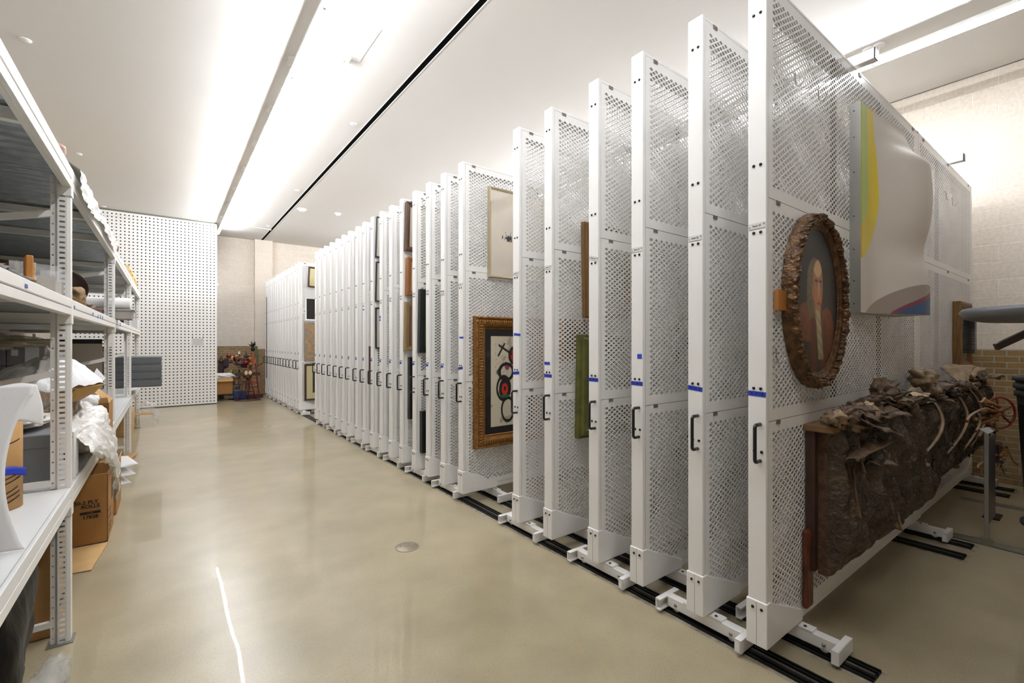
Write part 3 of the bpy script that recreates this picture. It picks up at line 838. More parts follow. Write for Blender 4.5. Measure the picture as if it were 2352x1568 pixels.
# ------------------------------------------------------------------ nearest rack: shaped canvas
FY = face_y(37)
t = thing('shaped_canvas', 'white bulging shaped canvas with yellow and green curved bands and a blue corner', 'painting', (3.135, FY, 1.623))
CW, CH = .765, 1.195
def sm(x): x = max(0, min(1, x)); return x*x*(3-2*x)
def bulge(u, v):
    f = .25+.75*sm((1-v)/.22)
    wv = 1.0-.20*math.exp(-((v-.33)/.10)**2)+.08*math.exp(-((v-.62)/.15)**2)-.10*math.exp(-((v-.97)/.05)**2)
    top_in = .25*math.exp(-((v-.88)/.06)**2)
    g = sm((u-.18)/.66)*(1-sm((u-.90)/.12)*.95)
    return .165*f*(wv-top_in)*g
DY = .052
def cpaint(u, v):
    def q_(w_, c_, r_): return w_*(math.sqrt(max(0, 1-((c_-v)/r_)**2)) if v < c_ else 1-.18*(v-c_)/(1-c_))
    xb = q_(.32, .6, .34); yl = q_(.17, .62, .20)
    if u < xb:
        if u < .03 and v > .42: return (186,204,44)
        if u < yl: return (196,216,122)
        if u < .03: return (232,186,20)
        return (238,216,74)
    # bottom ellipse
    top = .155*math.sin(min(1, (u-.10)/.72)*PI/2) if u > .10 else 0
    if v < top:
        if u > .47 and v < .108*((u-.47)/.53)**.8: return (66,96,136)
        if u > .43 and v < .138*((u-.43)/.57)**.75: return (142,72,90)
        return (168,156,146)
    n = 2*nz(u*3, v*4, 1)
    return (224+n, 216+n, 206+n)
paint_plane('canvas', CW, CH, cpaint, t, face_M((CW/2, -DY, CH/2), (1,0,0), (0,0,1)), 260, 340, lambda u, v: bulge(u, v))
b = MB()
def edge(side):
    n = 60
    if side == 'l': return [((0,0,v*CH),(0,-DY,v*CH)) for v in [i/n for i in range(n+1)]]
    if side == 'r': return [((CW,0,v*CH),(CW,-DY-bulge(1,v),v*CH)) for v in [i/n for i in range(n+1)]]
    v = 0 if side == 'b' else 1
    return [((u*CW,0,v*CH),(u*CW,-DY-bulge(u,v),v*CH)) for u in [i/n for i in range(n+1)]]
for sd in 'lrbt':
    e = edge(sd); b.mi = 0 if sd in 'l' else 1
    b.add([p for q in e for p in q], [(2*i, 2*i+1, 2*i+3, 2*i+2) for i in range(len(e)-1)])
o = b.build('edge_strip', [M_alu, mat('canvas_edge', rgb(206,198,188), .6)], t); o['label'] = 'brushed aluminium side strip'
b = MB()
for z in (.05, .18, .36, .55, .8, 1.0, 1.15): b.lathe([(0,-.002),(.003,-.002),(.004,0)], (0,-.02,z), 8, 'X')
b.build('nail', M_bolt, t)

# ------------------------------------------------------------------ oval portrait
t = thing('oval_portrait', 'oval portrait of a person in a rust fur-collared coat in a carved dark gilt frame', 'framed picture', (2.585, FY-.002, 1.657))
def ov_profile():
    # radial position (0 inner .. 1 outer), depth
    return [(0,.026),(.05,.034),(.12,.032),(.2,.038),(.34,.046),(.42,.044),(.5,.048),(.62,.060),(.75,.062),(.88,.052),(1,.034),(1.0,.0)]
b = MB(); N = 220
prof = ov_profile(); ai, bi, ao, bo = .268, .352, .338, .432
vs = []
for i in range(N):
    a = 2*PI*i/N
    for (r, d) in prof:
        wob = 0
        if r > .5: wob = .004*math.sin(a*26+2*math.sin(a*3))+.010*nz(math.cos(a)*7, math.sin(a)*7, r*3, 3)
        rr = r+(wob*7 if r > .45 else 0)
        rr = r + (wob*5.5 if r > .45 else 0)
        dd = d+(wob*1.1 if .45 < r < 1.0 else 0)
        if d == 0: dd = 0
        if .15 < r < .4: dd += .004*math.sin(a*110)
        vs.append(((ai+(ao-ai)*rr)*math.cos(a), -dd, (bi+(bo-bi)*rr)*math.sin(a)))
K = len(prof); b.smooth = True
b.add(vs, [(i*K+j, i*K+j+1, ((i+1) % N)*K+j+1, ((i+1) % N)*K+j) for i in range(N) for j in range(K-1)])
b.build('frame', M_golddk, t)
b = MB(); rnd = random.Random(5)     # carved leaves and scrolls
for i in range(260):
    a = 2*PI*i/260+rnd.uniform(-.02,.02); rr = rnd.uniform(.45, .93)
    x, z = (ai+(ao-ai)*rr)*math.cos(a), (bi+(bo-bi)*rr)*math.sin(a)
    ang = a+PI/2+rnd.uniform(-.7,.7); s1, s2 = rnd.uniform(.009,.016), rnd.uniform(.004,.008)
    M = Matrix.Translation((x, -.054+(.018 if rr > .9 else 0), z)) @ Matrix.Rotation(-ang, 4, 'Y') @ Matrix.Diagonal((s1*1.25, .013, s2*1.3, 1))
    b.lathe([(1,.5),(.96,0),(.7,-.5),(.35,-.8),(0,-.9)], (0,0,0), 9, 'Y', M)
b.build('carved_leaves', M_golddk, t)
def portrait(u, v):
    x = (u-.5)*2; y = (v-.5)*2
    n = nz(u*5, v*5, 3, 3)
    bgk = 24+24*sm(1-math.hypot(x-.5, y+.1))+4*n
    c = [bgk*1.12, bgk*.98, bgk*.70]
    def e(cx, cy, rx, ry): return ((x-cx)/rx)**2+((y-cy)/ry)**2
    # coat
    if y < -.12 and abs(x+.05) < .55+(-.12-y)*.9:
        c = [66+10*n, 44+6*n, 22]
        if x < -.45 and y < -.35: c = [40,40,22]
        if x > .45: c = [70+8*n, 38, 20]
    fur = nz(u*26, v*34, 8, 3)
    if (e(-.46,-.30,.44,.27) < 1+.15*fur or e(.46,-.42,.34,.34) < 1+.15*fur) : c = [132+26*fur, 66+14*fur, 26+6*fur]
    if e(-.15,-.62,.14,.55) < 1: c = [104+14*fur, 50+8*fur, 20]
    if e(.34,-.72,.16,.5) < 1: c = [110+14*fur, 52+8*fur, 22]
    # hair behind
    if e(-.26,.14,.20,.40) < 1+.1*fur or e(-.12,.34,.24,.26) < 1: c = [112+22*fur, 98+18*fur, 66+14*fur]
    # neck + cravat
    if e(.02,-.12,.17,.18) < 1: c = [150,104,66]
    if abs(x-.02-(-.1-y)*.22) < .10-.03*(y+.1) and -.82 < y < -.06:
        q = abs(math.sin((x*9+y*16)*1.3)); c = [196-34*q, 184-34*q, 142-30*q]
    # head
    if e(.03,.22,.23,.36) < 1:
        s_ = (x-.03)/.23; l = .5+.5*(1-abs(s_-.1))
        c = [140+48*l, 92+40*l, 58+32*l]
        if e(.03,.48,.2,.14) < 1: c = [214,172,128]
        if e(.16,.02,.07,.06) < 1 or e(-.06,.04,.08,.07) < 1: c = [196,116,82]
        if abs(y-.285) < .018 and (e(-.03,.285,.07,.05) < 1 or e(.15,.285,.06,.05) < 1): c = [84,54,36]
        for ex in (-.03, .15):
            if e(ex,.225,.042,.016) < 1: c = [196,176,150]
            if e(ex+.005,.225,.018,.018) < 1: c = [40,32,28]
        if abs(x-.085-.02*(y-.1)) < .022 and .06 < y < .26: c = [220,164,118]
        if e(.10,.07,.05,.03) < 1: c = [204,128,94]
        if e(.07,-.03,.085,.014) < 1: c = [140,62,50]
        if e(.07,-.06,.07,.018) < 1: c = [190,112,84]
    if e(-.2,.12,.035,.07) < 1: c = [176,112,76]
    k = .74+.26*sm(1.25-math.hypot(x-.05, y-.1)) 
    return [q*k for q in c]
cp = MB()
NU, NR = 140, 70
vs = [(0,0,0)]
o = None
# oval canvas: rectangular painted grid squeezed into the oval
def sq(u, v):
    x, y = (u-.5)*2, (v-.5)*2
    return x*math.sqrt(1-y*y/2), y*math.sqrt(1-x*x/2)
b = MB(); nu, nv = 170, 220
b.grid(lambda u, v: (sq(u,v)[0]*(ai+.004), -.027, sq(u,v)[1]*(bi+.004)), nu, nv)
o = b.build('canvas', M_paint, t)
ca = o.data.color_attributes.new('paint', 'FLOAT_COLOR', 'POINT')
buf = []
img = np.array([[portrait(*[q/2+.5 for q in sq(i/(nu-1), j/(nv-1))]) for i in range(nu)] for j in range(nv)], dtype=float)
for _k in range(2):
    pd = np.pad(img, ((1,1),(1,1),(0,0)), 'edge')
    img = (pd[1:-1,1:-1]*2+pd[:-2,1:-1]+pd[2:,1:-1]+pd[1:-1,:-2]+pd[1:-1,2:])/6
for j in range(nv):
    for i in range(nu):
        buf += [lin(max(0,min(255,q))) for q in img[j][i]]+[1]
ca.data.foreach_set('color', buf)
b = MB(); b.box((-.415,-.022,-.06),(-.30,-.004,.03)); b.build('hanging_block', M_oak, t)

# hooks on the nearest rack
def hook(px, y0, y1, label, grp='wire hooks'):
    a = PX(px, y0, Y=FY-.006); c = PX(px, y1, Y=FY-.006)
    t_ = MB(); L_ = a[2]-c[2]
    t_.tube([(0,.014,0),(0,0,0),(.004,-.006,-.01),(.012,-.004,-L_*.5),(.016,-.008,-L_+.01),(.018,-.022,-L_),(.018,-.042,-L_+.03)], .0022, 6)
    o = t_.build('wire_hook', M_steel, loc=(a[0], a[1], a[2])); tag(o, label, 'hook', grp)
hook(1822, 165, 200, 'steel wire hook, upper left of the pair above the oval portrait')
hook(1876, 203, 234, 'steel wire hook, lower right of the pair above the oval portrait')
hook(1778, 797, 836, 'steel wire hook on the nearest mesh rack, left of the portrait')
hook(2171, 440, 460, 'small wire hook right of the white canvas, left one of two')
hook(2185, 452, 473, 'small wire hook right of the white canvas, right one of two')

# gold frame at the far end
z0_, z1_ = PX(2200, 850, Y=FY-.1)[2], PX(2200, 684, Y=FY-.1)[2]
xl = PX(2197, Y=FY-.03)[0]
t = thing('framed_relief', 'gilt wood frame with green panel and black ribbed object at the nearest rack far end', 'framed picture', (xl+.26, FY-.002, (z0_+z1_)/2))
WF, HF = .50, z1_-z0_
frame_mesh(WF, HF, [(0,0),(0,.055),(.02,.062),(.05,.05),(.06,.035),(.08,.032),(.085,.028)], 'frame', mat('old_gilt_wood', rgb(122,86,40), .5, .1, nscale=14, namt=.35, stretch=(6,6,.5)), t)
b = MB(); b.box((-WF/2+.08,-.032,-HF/2+.08),(WF/2-.08,-.022,HF/2-.08)); b.build('panel', mat('sea_green_glass', rgb(104,128,110), .3), t)
b = MB()
for i in range(24):
    z = -.17+i*.0148; b.box((-.06,-.12,z),(.04,-.04,z+.012))
b.build('ribbed_object', M_black, t, bevel=.004)

# ------------------------------------------------------------------ bone relief leaning on the nearest rack
t = thing('bone_relief', 'huge dark crusted relief of bones and wood hung low on the nearest mesh rack', 'sculpture', (2.51, FY, .32))
def crust(u, v, w_, h_, seed):
    x, z = u*w_, v*h_
    st = ridge(x*5+seed, z*1.6, seed, 4)
    n = nz(x*9, z*6, seed+2, 4)
    e = min(1, min(u, 1-u)*w_/.03, .25+v*h_/.22 if v > 0 else 0)
    fold = ridge(x*11+seed+.6*nz(x*2, z*2, 5, 2), z*1.3, seed+9, 2)
    return (.016+.050*max(0, st-.2)+.040*n+.034*max(0, fold-.1))*sm(e)
def crust_panel(x0, z0, w_, h_, yb, seed, name):
    b = MB()
    b.grid(lambda u, v: (x0+u*w_, yb-.0-crust(u, v, w_, h_, seed), z0+v*h_), int(w_*150), int(h_*120))
    b.build(name, M_mud, t)
b = MB(); b.box((0,-.045,.02),(1.9,-.004,.72)); b.box((2.0,-.045,.14),(3.8,-.004,.72)); b.build('backing_board', M_darkwood, t)
b = MB(); b.box((.04,-.085,.0),(1.9,-.045,.70)); b.box((2.0,-.085,.13),(3.75,-.045,.70)); b.build('ply_panel', mat('rough_ply', rgb(78,54,36), .7, nscale=25, namt=.5, bump=.6, bscale=60), t)
crust_panel(.04, .0, 1.86, .72, -.085, 3.3, 'crust')
crust_panel(1.98, .10, 1.80, .62, -.085, 11.1, 'crust')
b = MB(); b.box((-.02,-.13,.70),(.30,-.0,.735)); b.box((.2,-.10,.70),(3.8,-.0,.72)); b.build('top_plank', mat('dull_plank', rgb(120,88,54), .6, nscale=10, namt=.3), t, bevel=.006)
rnd = random.Random(21)
def bone(name, c, L_, r, ang, tilt, m, kind):
    M = Matrix.Translation(c) @ Matrix.Rotation(ang, 4, 'Z') @ Matrix.Rotation(tilt, 4, 'Y')
    b = MB(); sd = rnd.uniform(0, 50)
    if kind == 'long':
        prof = [(0,-L_/2),(r*1.1,-L_/2+r*.3),(r*1.5,-L_/2+r),(r*.8,-L_*.3),(r*.6,0),(r*.75,L_*.3),(r*1.6,L_/2-r),(r*1.2,L_/2-r*.2),(0,L_/2)]
        b.lathe(prof, (0,0,0), 12, 'X', M)
    elif kind == 'blade':
        def f(u, v):
            x = (u-.5)*L_; wv = r*2*(.35+.9*u**1.5)*(1 if True else 0)
            y = (v-.5)*2*wv; return M @ Vector((x, y, r*.5*math.cos((v-.5)*PI)+.35*r*nz(u*4, v*3, sd)))
        b.grid(f, 18, 14)
        return b.build(name, m, t, solid=.006)
    elif kind == 'cup':
        def f(u, v):
            a = 2*PI*u; q = v
            return M @ Vector((r*1.5*q*math.cos(a)*(1+.15*nz(math.cos(a)*2, math.sin(a)*2, sd)), r*1.1*q*math.sin(a), r*.8*(q*q)-r*.3))
        b.grid(f, 24, 8)
        return b.build(name, m, t, solid=.007)
    else:
        def f(u, v):
            a = 2*PI*u; e = PI*(v-.5); dx, dy, dz = math.cos(e)*math.cos(a), math.cos(e)*math.sin(a), math.sin(e)
            q = 1+.75*nz(dx*1.9+sd, dy*1.9, dz*1.9, 3)
            return M @ Vector((dx*L_/2*q, dy*r*1.4*q, dz*r*1.2*q))
        b.grid(f, 26, 16)
    return b.build(name, m, t)
kinds = ['knuckle','blade','knuckle','cup','long','knuckle','blade']
for i in range(84):
    x = .05+3.65*(i/83.0)+rnd.uniform(-.04,.04)
    k = rnd.choice(kinds); m = rnd.choice([M_boned, M_boned, M_boned, M_bone, M_boned, M_mud])
    bone('bone', (x, rnd.uniform(-.17,-.10), .745+rnd.uniform(-.01,.07)), rnd.uniform(.09,.19), rnd.uniform(.016,.034), rnd.uniform(-1.2,1.2), rnd.uniform(-.5,.5), m, k)
for (x, y, z, L_, r, a, ti, m, k) in [(.42,-.14,.80,.11,.022,.3,.2,M_bonel,'knuckle'),(.22,-.17,.60,.34,.035,.05,-.15,M_boned,'blade'),(.36,-.19,.52,.24,.03,.1,.1,M_boned,'blade'),(.72,-.17,.20,.22,.018,0,1.45,M_bone,'blade'),(.62,-.18,.42,.40,.012,0,1.5,M_boned,'long'),(.78,-.12,.86,.17,.045,.2,-.4,M_boned,'knuckle'),(1.35,-.17,.79,.12,.035,.4,.1,M_bonel,'cup'),
        (1.2,-.15,.80,.1,.03,0,0,M_bonel,'blade'),(.30,-.17,.70,.34,.05,.1,.25,M_boned,'blade'),(.55,-.15,.74,.30,.05,.1,.0,M_boned,'blade'),(1.75,-.1,.88,.2,.05,.5,-.2,M_bone,'knuckle'),
        (2.3,-.14,.80,.16,.05,.4,0,M_boned,'cup'),(2.8,-.12,.86,.22,.05,.4,-.6,M_bone,'blade'),(3.3,-.1,.86,.25,.05,.2,-.3,M_bone,'blade'),(3.7,-.2,.80,.25,.05,.6,.1,M_bone,'blade'),
        ]:
    bone('bone', (x, y, z), L_, r, a, ti, m, k)
for i in range(64):   # bones embedded in the face
    x = rnd.uniform(.12, 3.6); k = rnd.choice(['long','long','blade','knuckle'])
    if 1.85 < x < 2.05: continue
    bone('embedded_bone', (x, -.15, rnd.uniform(.26,.60)), rnd.uniform(.12,.26), rnd.uniform(.011,.024), 0, PI/2+rnd.uniform(-.4,.4), rnd.choice([M_boned, M_mud, M_boned, M_bone]), k)
for (x, h_, sw) in ((1.55,.34,.05),(2.25,.42,.12),(2.75,.48,.18),(3.0,.5,.16)):   # curved ribs hanging in front
    b = MB(); b.tube([(x-.05+sw*math.sin(q*PI)*1.4-.25*q*q, -.19-.05*math.sin(q*PI), .76-q*h_) for q in [i/14 for i in range(15)]], [.006+.004*math.sin(PI*i/14) for i in range(15)], 7)
    b.build('rib_bone', M_bone, t)
b = MB(); b.box((-.045,-.03,-.16),(.035,-.003,.22)); o = b.build('wooden_leg', M_redwood, t, bevel=.012, seg=2); o['label'] = 'worn red-brown wooden leg'
b = MB(); b.box((1.78,-.03,-.06),(1.86,-.004,.05)); b.build('wooden_leg', M_redwood, t, bevel=.008)
# ------------------------------------------------------------------ pegboard partition
t = thing('pegboard_panel', 'tall white pegboard partition panel with rows of square holes', 'partition', (-1.70, 12.95, 0))
PW, PH, PZ = 2.645, 4.24, .022
def hole_sheet(nx, nz_, p, hs, y, ox, oz, w_, h_, hh=None, th=.004):
    hh = hh or hs; b = MB()
    for j in range(nz_):
        for i in range(nx):
            cx, cz = ox+(i+.5)*p[0], oz+(j+.5)*p[1]
            o_ = [(cx-p[0]/2,cz-p[1]/2),(cx+p[0]/2,cz-p[1]/2),(cx+p[0]/2,cz+p[1]/2),(cx-p[0]/2,cz+p[1]/2)]
            n_ = [(cx-hs/2,cz-hh/2),(cx+hs/2,cz-hh/2),(cx+hs/2,cz+hh/2),(cx-hs/2,cz+hh/2)]
            vs = [(x,y,z) for x,z in o_]+[(x,y,z) for x,z in n_]+[(x,y+th,z) for x,z in n_]
            b.add(vs, [(q,(q+1)%4,4+(q+1)%4,4+q) for q in range(4)]+[(4+q,4+(q+1)%4,8+(q+1)%4,8+q) for q in range(4)])
    X1, Z1 = ox+nx*p[0], oz+nz_*p[1]
    for (x0,z0,x1,z1) in ((0,0,w_,oz),(0,Z1,w_,h_),(0,oz,ox,Z1),(X1,oz,w_,Z1)):
        if x1-x0 > 1e-5 and z1-z0 > 1e-5: b.add([(x0,y,z0),(x1,y,z0),(x1,y,z1),(x0,y,z1)], [(0,1,2,3)])
    return b
b = hole_sheet(37, 59, (.0705,.0713), .025, 0, (PW-37*.0705)/2, (PH-59*.0713)/2, PW, PH)
b.build('perforated_face', M_white, t, loc=(0,0,PZ))
b = MB(); b.box((0,.006,PZ),(PW,.05,PZ+PH)); b.build('dark_core', M_dark, t)
b = MB(); b.box((PW,-.001,PZ),(PW+.004,.055,PZ+PH)); b.box((0,-.001,PZ-.002),(PW,.055,PZ)); b.box((0,-.001,PZ+PH),(PW,.055,PZ+PH+.003)); b.build('edge_trim', M_white, t)
b = MB(); b.box((0,.005,PZ+PH+.003),(PW,.045,ZC)); b.build('top_track', M_clip, t)
b = MB(); b.box((0.0,.008,0),(PW,.045,PZ)); b.build('bottom_guide', M_black, t)
a = PX(454, 785, Y=12.945)
t = thing('paper_sign', 'small white paper notice hung on two hooks on the pegboard', 'sign', (a[0], 12.944, a[2]))
b = MB(); b.box((-.115,-.002,-.085),(.115,0,.08)); b.build('sheet', M_sign, t)
for s_ in (-1, 1):
    b = MB(); b.tube([(s_*.1,.0,.15),(s_*.1,-.012,.148),(s_*.1,-.012,.085),(s_*.1,-.02,.078)], .0035, 6); b.build('hook', M_bolt, t)
for k, s_ in enumerate(['Always wait when entering','line-blinds when the opening','School of the width and','in consultation and the','general use of panels in the','sector stations']):
    text(s_, .0175 if k < 3 else .015, M_clip, t, face_M((0,-.003,.06-k*.024), (1,0,0), (0,0,1)))
a = PX(500, 653, Y=12.98)
b = MB(); b.box((0,-.03,-.03),(.03,.03,.03)); o = b.build('wall_latch', M_white2, loc=(.952, 12.96, a[2])); tag(o, 'small white latch on the outer edge of the pegboard panel', 'latch')

# ------------------------------------------------------------------ shelving
SXF, SXB = -.375, -1.62
PY = [.73, 3.07, 5.41, 7.75, 10.09]
sh = thing('shelving_unit', 'long grey-white boltless shelving run with slotted posts along the left wall', 'shelving', (0,0,0))
def post_mesh():
    b = MB(); zt = 2.25
    pw = .033; n = 90
    s_ = hole_sheet(1, n, (pw, .0249), .020, 0, 0, 0, pw, zt, hh=.0095, th=.0025)
    b.add([(v[0]-.046, v[1], v[2]) for v in s_.v], s_.f)
    s_ = hole_sheet(1, 45, (.017, .0498), .007, .012, 0, 0, .017, zt, hh=.007, th=.002)
    b.add([(v[0]-.072, v[1], v[2]) for v in s_.v], s_.f)
    b.add([(-.055,.012,0),(-.046,0,0),(-.046,0,zt),(-.055,.012,zt)], [(0,1,2,3)])
    b.add([(-.013,0,0),(0,.004,0),(0,.004,zt),(-.013,0,zt)], [(0,1,2,3)])
    b.add([(0,.004,0),(0,.05,0),(0,.05,zt),(0,.004,zt)], [(0,1,2,3)])
    b.add([(0,.05,0),(-.012,.05,0),(-.012,.05,zt),(0,.05,zt)], [(0,1,2,3)])
    b.add([(-.072,.012,0),(-.072,.03,0),(-.072,.03,zt),(-.072,.012,zt)], [(0,3,2,1)])
    return b
pm = post_mesh().build('post', M_shelf, sh); pm.location = (SXF, PY[1], .004)
for y in PY[2:]:
    obj_from(pm.data, 'post', sh, (SXF, y, .004))
obj_from(pm.data, 'post', sh, (SXF, PY[0], .004))
for y in PY:
    b = MB(); b.box((-.04,0,0),(0,.05,2.25)); b.build('rear_post', M_shelf, sh, loc=(SXB, y, .004))
    b = MB(); b.box((-.085,-.02,0),(.012,.075,.004)); b.build('foot_plate', M_clip, sh, loc=(SXF, y, 0))
beams = [('top', 2.205, 2.30), ('middle', 1.585, 1.662), ('lower', .655, .747)]
for i in range(4):
    y0, y1 = PY[i]+.012, PY[i+1]-.004
    for nm, z0, z1 in beams:
        zm = z0+(z1-z0)*.44
        b = MB(); b.box((SXF-.012, y0, z0), (SXF+.003, y1, zm-.002)); b.box((SXF-.03, y0, z0),(SXF-.012, y1, z0+.003)); b.build('beam', M_shelf, sh, bevel=.002)
        b = MB(); b.box((SXF-.010, y0, zm+.002), (SXF+.004, y1, z1)); b.build('deck_edge', M_shelf if nm != 'lower' else M_board, sh, bevel=.003)
        b = MB(); b.box((SXB, y0, z0), (SXB+.015, y1, z1)); b.build('rear_beam', M_shelf, sh)
        nn = 3
        for k in range(1, nn):
            yy = y0+(y1-y0)*k/nn
            b = MB(); b.box((SXB+.015, yy-.016, z0+.006), (SXF-.014, yy+.016, zm+.004)); b.build('cross_bar', M_shelf, sh)
        if nm == 'lower':
            b = MB(); b.box((SXB+.004, y0, z1-.018), (SXF-.011, y1, z1)); b.build('shelf_board', M_board, sh)
        else:
            b = MB(); N = 240
            b.grid(lambda u, v: (SXB+.004+(SXF-.016-SXB)*u, y0+(y1-y0)*v, zm+.016+.009*max(-.7, min(.7, math.sin(v*2*PI*26)))), 2, N)
            o = b.build('deck', M_galv, sh)
            for p_ in o.data.polygons: p_.use_smooth = False
            b = MB(); b.box((SXB+.004, y0, z1-.006), (SXF-.011, y1, z1-.002)); b.build('deck_liner', M_galv, sh)
for y in PY:
    for nm, z0, z1 in beams:
        b = MB(); b.box((SXF-.048, y-.0045, z0-.045), (SXF+.0035, y-.0005, z0+.01)); b.box((SXF+.0005, y-.0045, z0-.045), (SXF+.0045, y+.052, z1-.0)); b.build('beam_bracket', M_shelf, sh, bevel=.002)
    for z0, z1 in ((1.30, 1.05),(2.07,1.86)):
        b = MB(); b.bar((SXF-.07, y+.02, z0), (SXB, y+.02, z0-.30), .02, .03); b.build('diagonal_brace', M_shelf, sh)
    for z in (.775, .10):
        b = MB(); b.box((SXB, y+.008, z-.014), (SXF-.07, y+.03, z+.014)); b.build('side_rail', M_shelf, sh)
# blue labels on the middle beam
for (px, py, w_, h_, lb, rt) in ((60.5,657,.032,.020,'blue handwritten label on the middle shelf edge left of the nearest post',0),(171,705,.022,.016,'first blue label on the shelf edge right of the nearest post',0),
      (213.5,721,.024,.016,'second blue label on the shelf edge right of the nearest post',.2),(225,727,.016,.018,'third blue label on the shelf edge right of the nearest post',0),
      (230.5,726.5,.016,.018,'fourth blue label on the shelf edge right of the nearest post',0),(235.5,729.5,.016,.018,'fifth blue label on the shelf edge right of the nearest post',0),(276,745,.03,.02,'blue label on the shelf edge beyond the second post',0)):
    p = PX(px, py, X=SXF+.005)
    k = p[1]/2.6
    b = MB(); b.box((-.0, -w_*k*.6, -h_/2*k*.8), (.0012, w_*k*.6, h_/2*k*.8)); o = b.build('shelf_label', M_label, loc=p)
    tag(o, lb, 'label')
    for q in range(2):
        b = MB()
        for c_ in range(5): b.box((.0012, (-.45+.19*c_)*w_*k, (.12-.4*q)*h_*k), (.0016, (-.34+.19*c_)*w_*k, (.28-.4*q)*h_*k))
        b.build('handwriting', M_ink, o)

# ------------------------------------------------------------------ things on the top shelf
ZT, ZM, ZL = 2.301, 1.664, .749
b = MB()
prof = [(0,-.05),(.07,-.048),(.14,-.02),(.185,.01),(.192,.014),(.186,.0),(.13,-.035),(.0,-.062)]
o = MB().lathe(prof, n=40).build('wooden_bowl', mat('amber_wood', rgb(118,66,30), .45, nscale=5, namt=.3), loc=(-.585, 3.36, 2.372))
o.rotation_euler = (0, -.55, 0); tag(o, 'round amber wooden bowl tilted up on the top shelf', 'bowl')
b = MB()
def drape(u, v):
    y = 3.16+2.1*u
    q = v*1.0
    n = nz(u*14, v*5, 1.5, 4); n2 = ridge(u*9, v*4, 4.2, 3)
    if q < .55: x = -.45+.04*q/.55; z = ZT+.02+.045*math.sin(q/.55*PI*.5)+.022*n
    elif q < .7: x = -.41+.045*(q-.55)/.15; z = ZT+.062-.03*((q-.55)/.15)**2+.016*n
    else: x = -.362+.012*n2; z = ZT+.03-.10*(q-.7)/.3*(1+.5*nz(u*3, 2, 3))
    return (max(x, -.366) if q >= .7 else x, y, max(z, ZT+.004) if q < .7 else z)
b.grid(drape, 160, 40)
tag(b.build('bubble_wrap', M_bubble), 'long piece of bubble wrap draped over the front of the top shelf', 'bubble wrap')
o = lump('gourd', (-.46, 6.02, ZT+.088), (.075,.10,.085), .12, 1.2, M_bowl, seed=3, flat=ZT); tag(o, 'brown rounded wooden gourd at the front of the top shelf past the bubble wrap', 'gourd')
def crate(y0, y1, z0, h_, lbl):
    t = thing('wooden_crate', lbl, 'crate', (-.62, (y0+y1)/2, z0), 'pine crates on the top shelf')
    L_ = (y1-y0)/2
    for s_ in (-1, 1):
        b = MB(); b.box((s_*.20-.009, -L_, .004), (s_*.20+.009, L_, h_-.0)); b.build('side_board', M_pine, t, bevel=.002)
        b = MB(); b.box((-.19, s_*L_-.009, .004), (.19, s_*L_+.009, h_)); b.build('end_board', M_pine, t)
    for zz in (.02, h_-.02):
        b = MB(); b.box((.21, -L_, zz-.018), (.226, L_, zz+.018)); b.build('batten', M_pine, t, bevel=.002)
    for yy in (-L_+.03, 0, L_-.03):
        b = MB(); b.box((.21, yy-.025, .038), (.226, yy+.025, h_-.038)); b.build('cleat', M_pine, t)
    b = MB(); b.box((-.2,-L_,0),(.2,L_,.004)); b.build('bottom', M_pine, t)
crate(7.85, 8.75, ZT, .17, 'pale pine crate on the top shelf, nearer of two')
crate(8.85, 9.72, ZT, .17, 'pale pine crate on the top shelf, farther of two')

# ------------------------------------------------------------------ middle shelf
b = MB()
b.box((-.02,-.06,0),(0,.02,.105))
t = thing('wooden_block', 'orange-brown wooden block standing on the middle shelf by a sheet of torn paper', 'wooden block', (-.405, 2.45, ZM)); t.rotation_euler = (0,0,.25)
b.build('body', M_oak, t, bevel=.003)
for i in range(5):
    b = MB(); b.box((0,-.055+i*.014,.006+.018*((i*3) % 4)),(.008,-.044+i*.014,.028+.018*((i*3) % 4))); b.build('peg', M_bonel, t, bevel=.002)
b = MB()
def torn(u, v):
    y = 1.2+1.25*u
    x = -.80+.412*v+.010*ridge(u*22, v*2, 1, 3)*(v > .9)
    z = ZM+.002+.012*abs(nz(u*9, v*4, 3, 3))+(.006 if v > .8 else 0)
    return (min(x, -.372), y, z)
b.grid(torn, 140, 14); tag(b.build('torn_paper', M_paper), 'white torn-edged paper lining the front of the middle shelf', 'paper')
def bag(y0, y1, x, h_, card, label):
    t = thing('plastic_bag', label, 'plastic bag', (x, (y0+y1)/2, ZM))
    b = MB(); L_ = (y1-y0)/2
    b.grid(lambda u, v: (.014*math.sin(u*PI)+.004*nz(u*5, v*5, y0), (u-.5)*2*L_, v*h_+.002), 18, 18)
    b.grid(lambda u, v: (-.014*math.sin(u*PI)+.004*nz(u*5, v*5, y1), (u-.5)*2*L_, v*h_+.002), 18, 18)
    b.build('film', M_plastic, t)
    b = MB(); b.box((-.004,-L_*.75,.004),(.0,L_*.75,h_*.62)); b.build('insert', card, t)
    t.rotation_euler = (0,0,-.9)
M_taupe = mat('taupe_card', rgb(168,156,140), .7)
bag(2.72, 2.90, -.45, .125, M_taupe, 'clear plastic bag with a taupe insert standing beside the wooden block')
bag(2.93, 3.03, -.42, .115, M_taupe, 'smaller clear bag with a white header card standing against the nearest post')
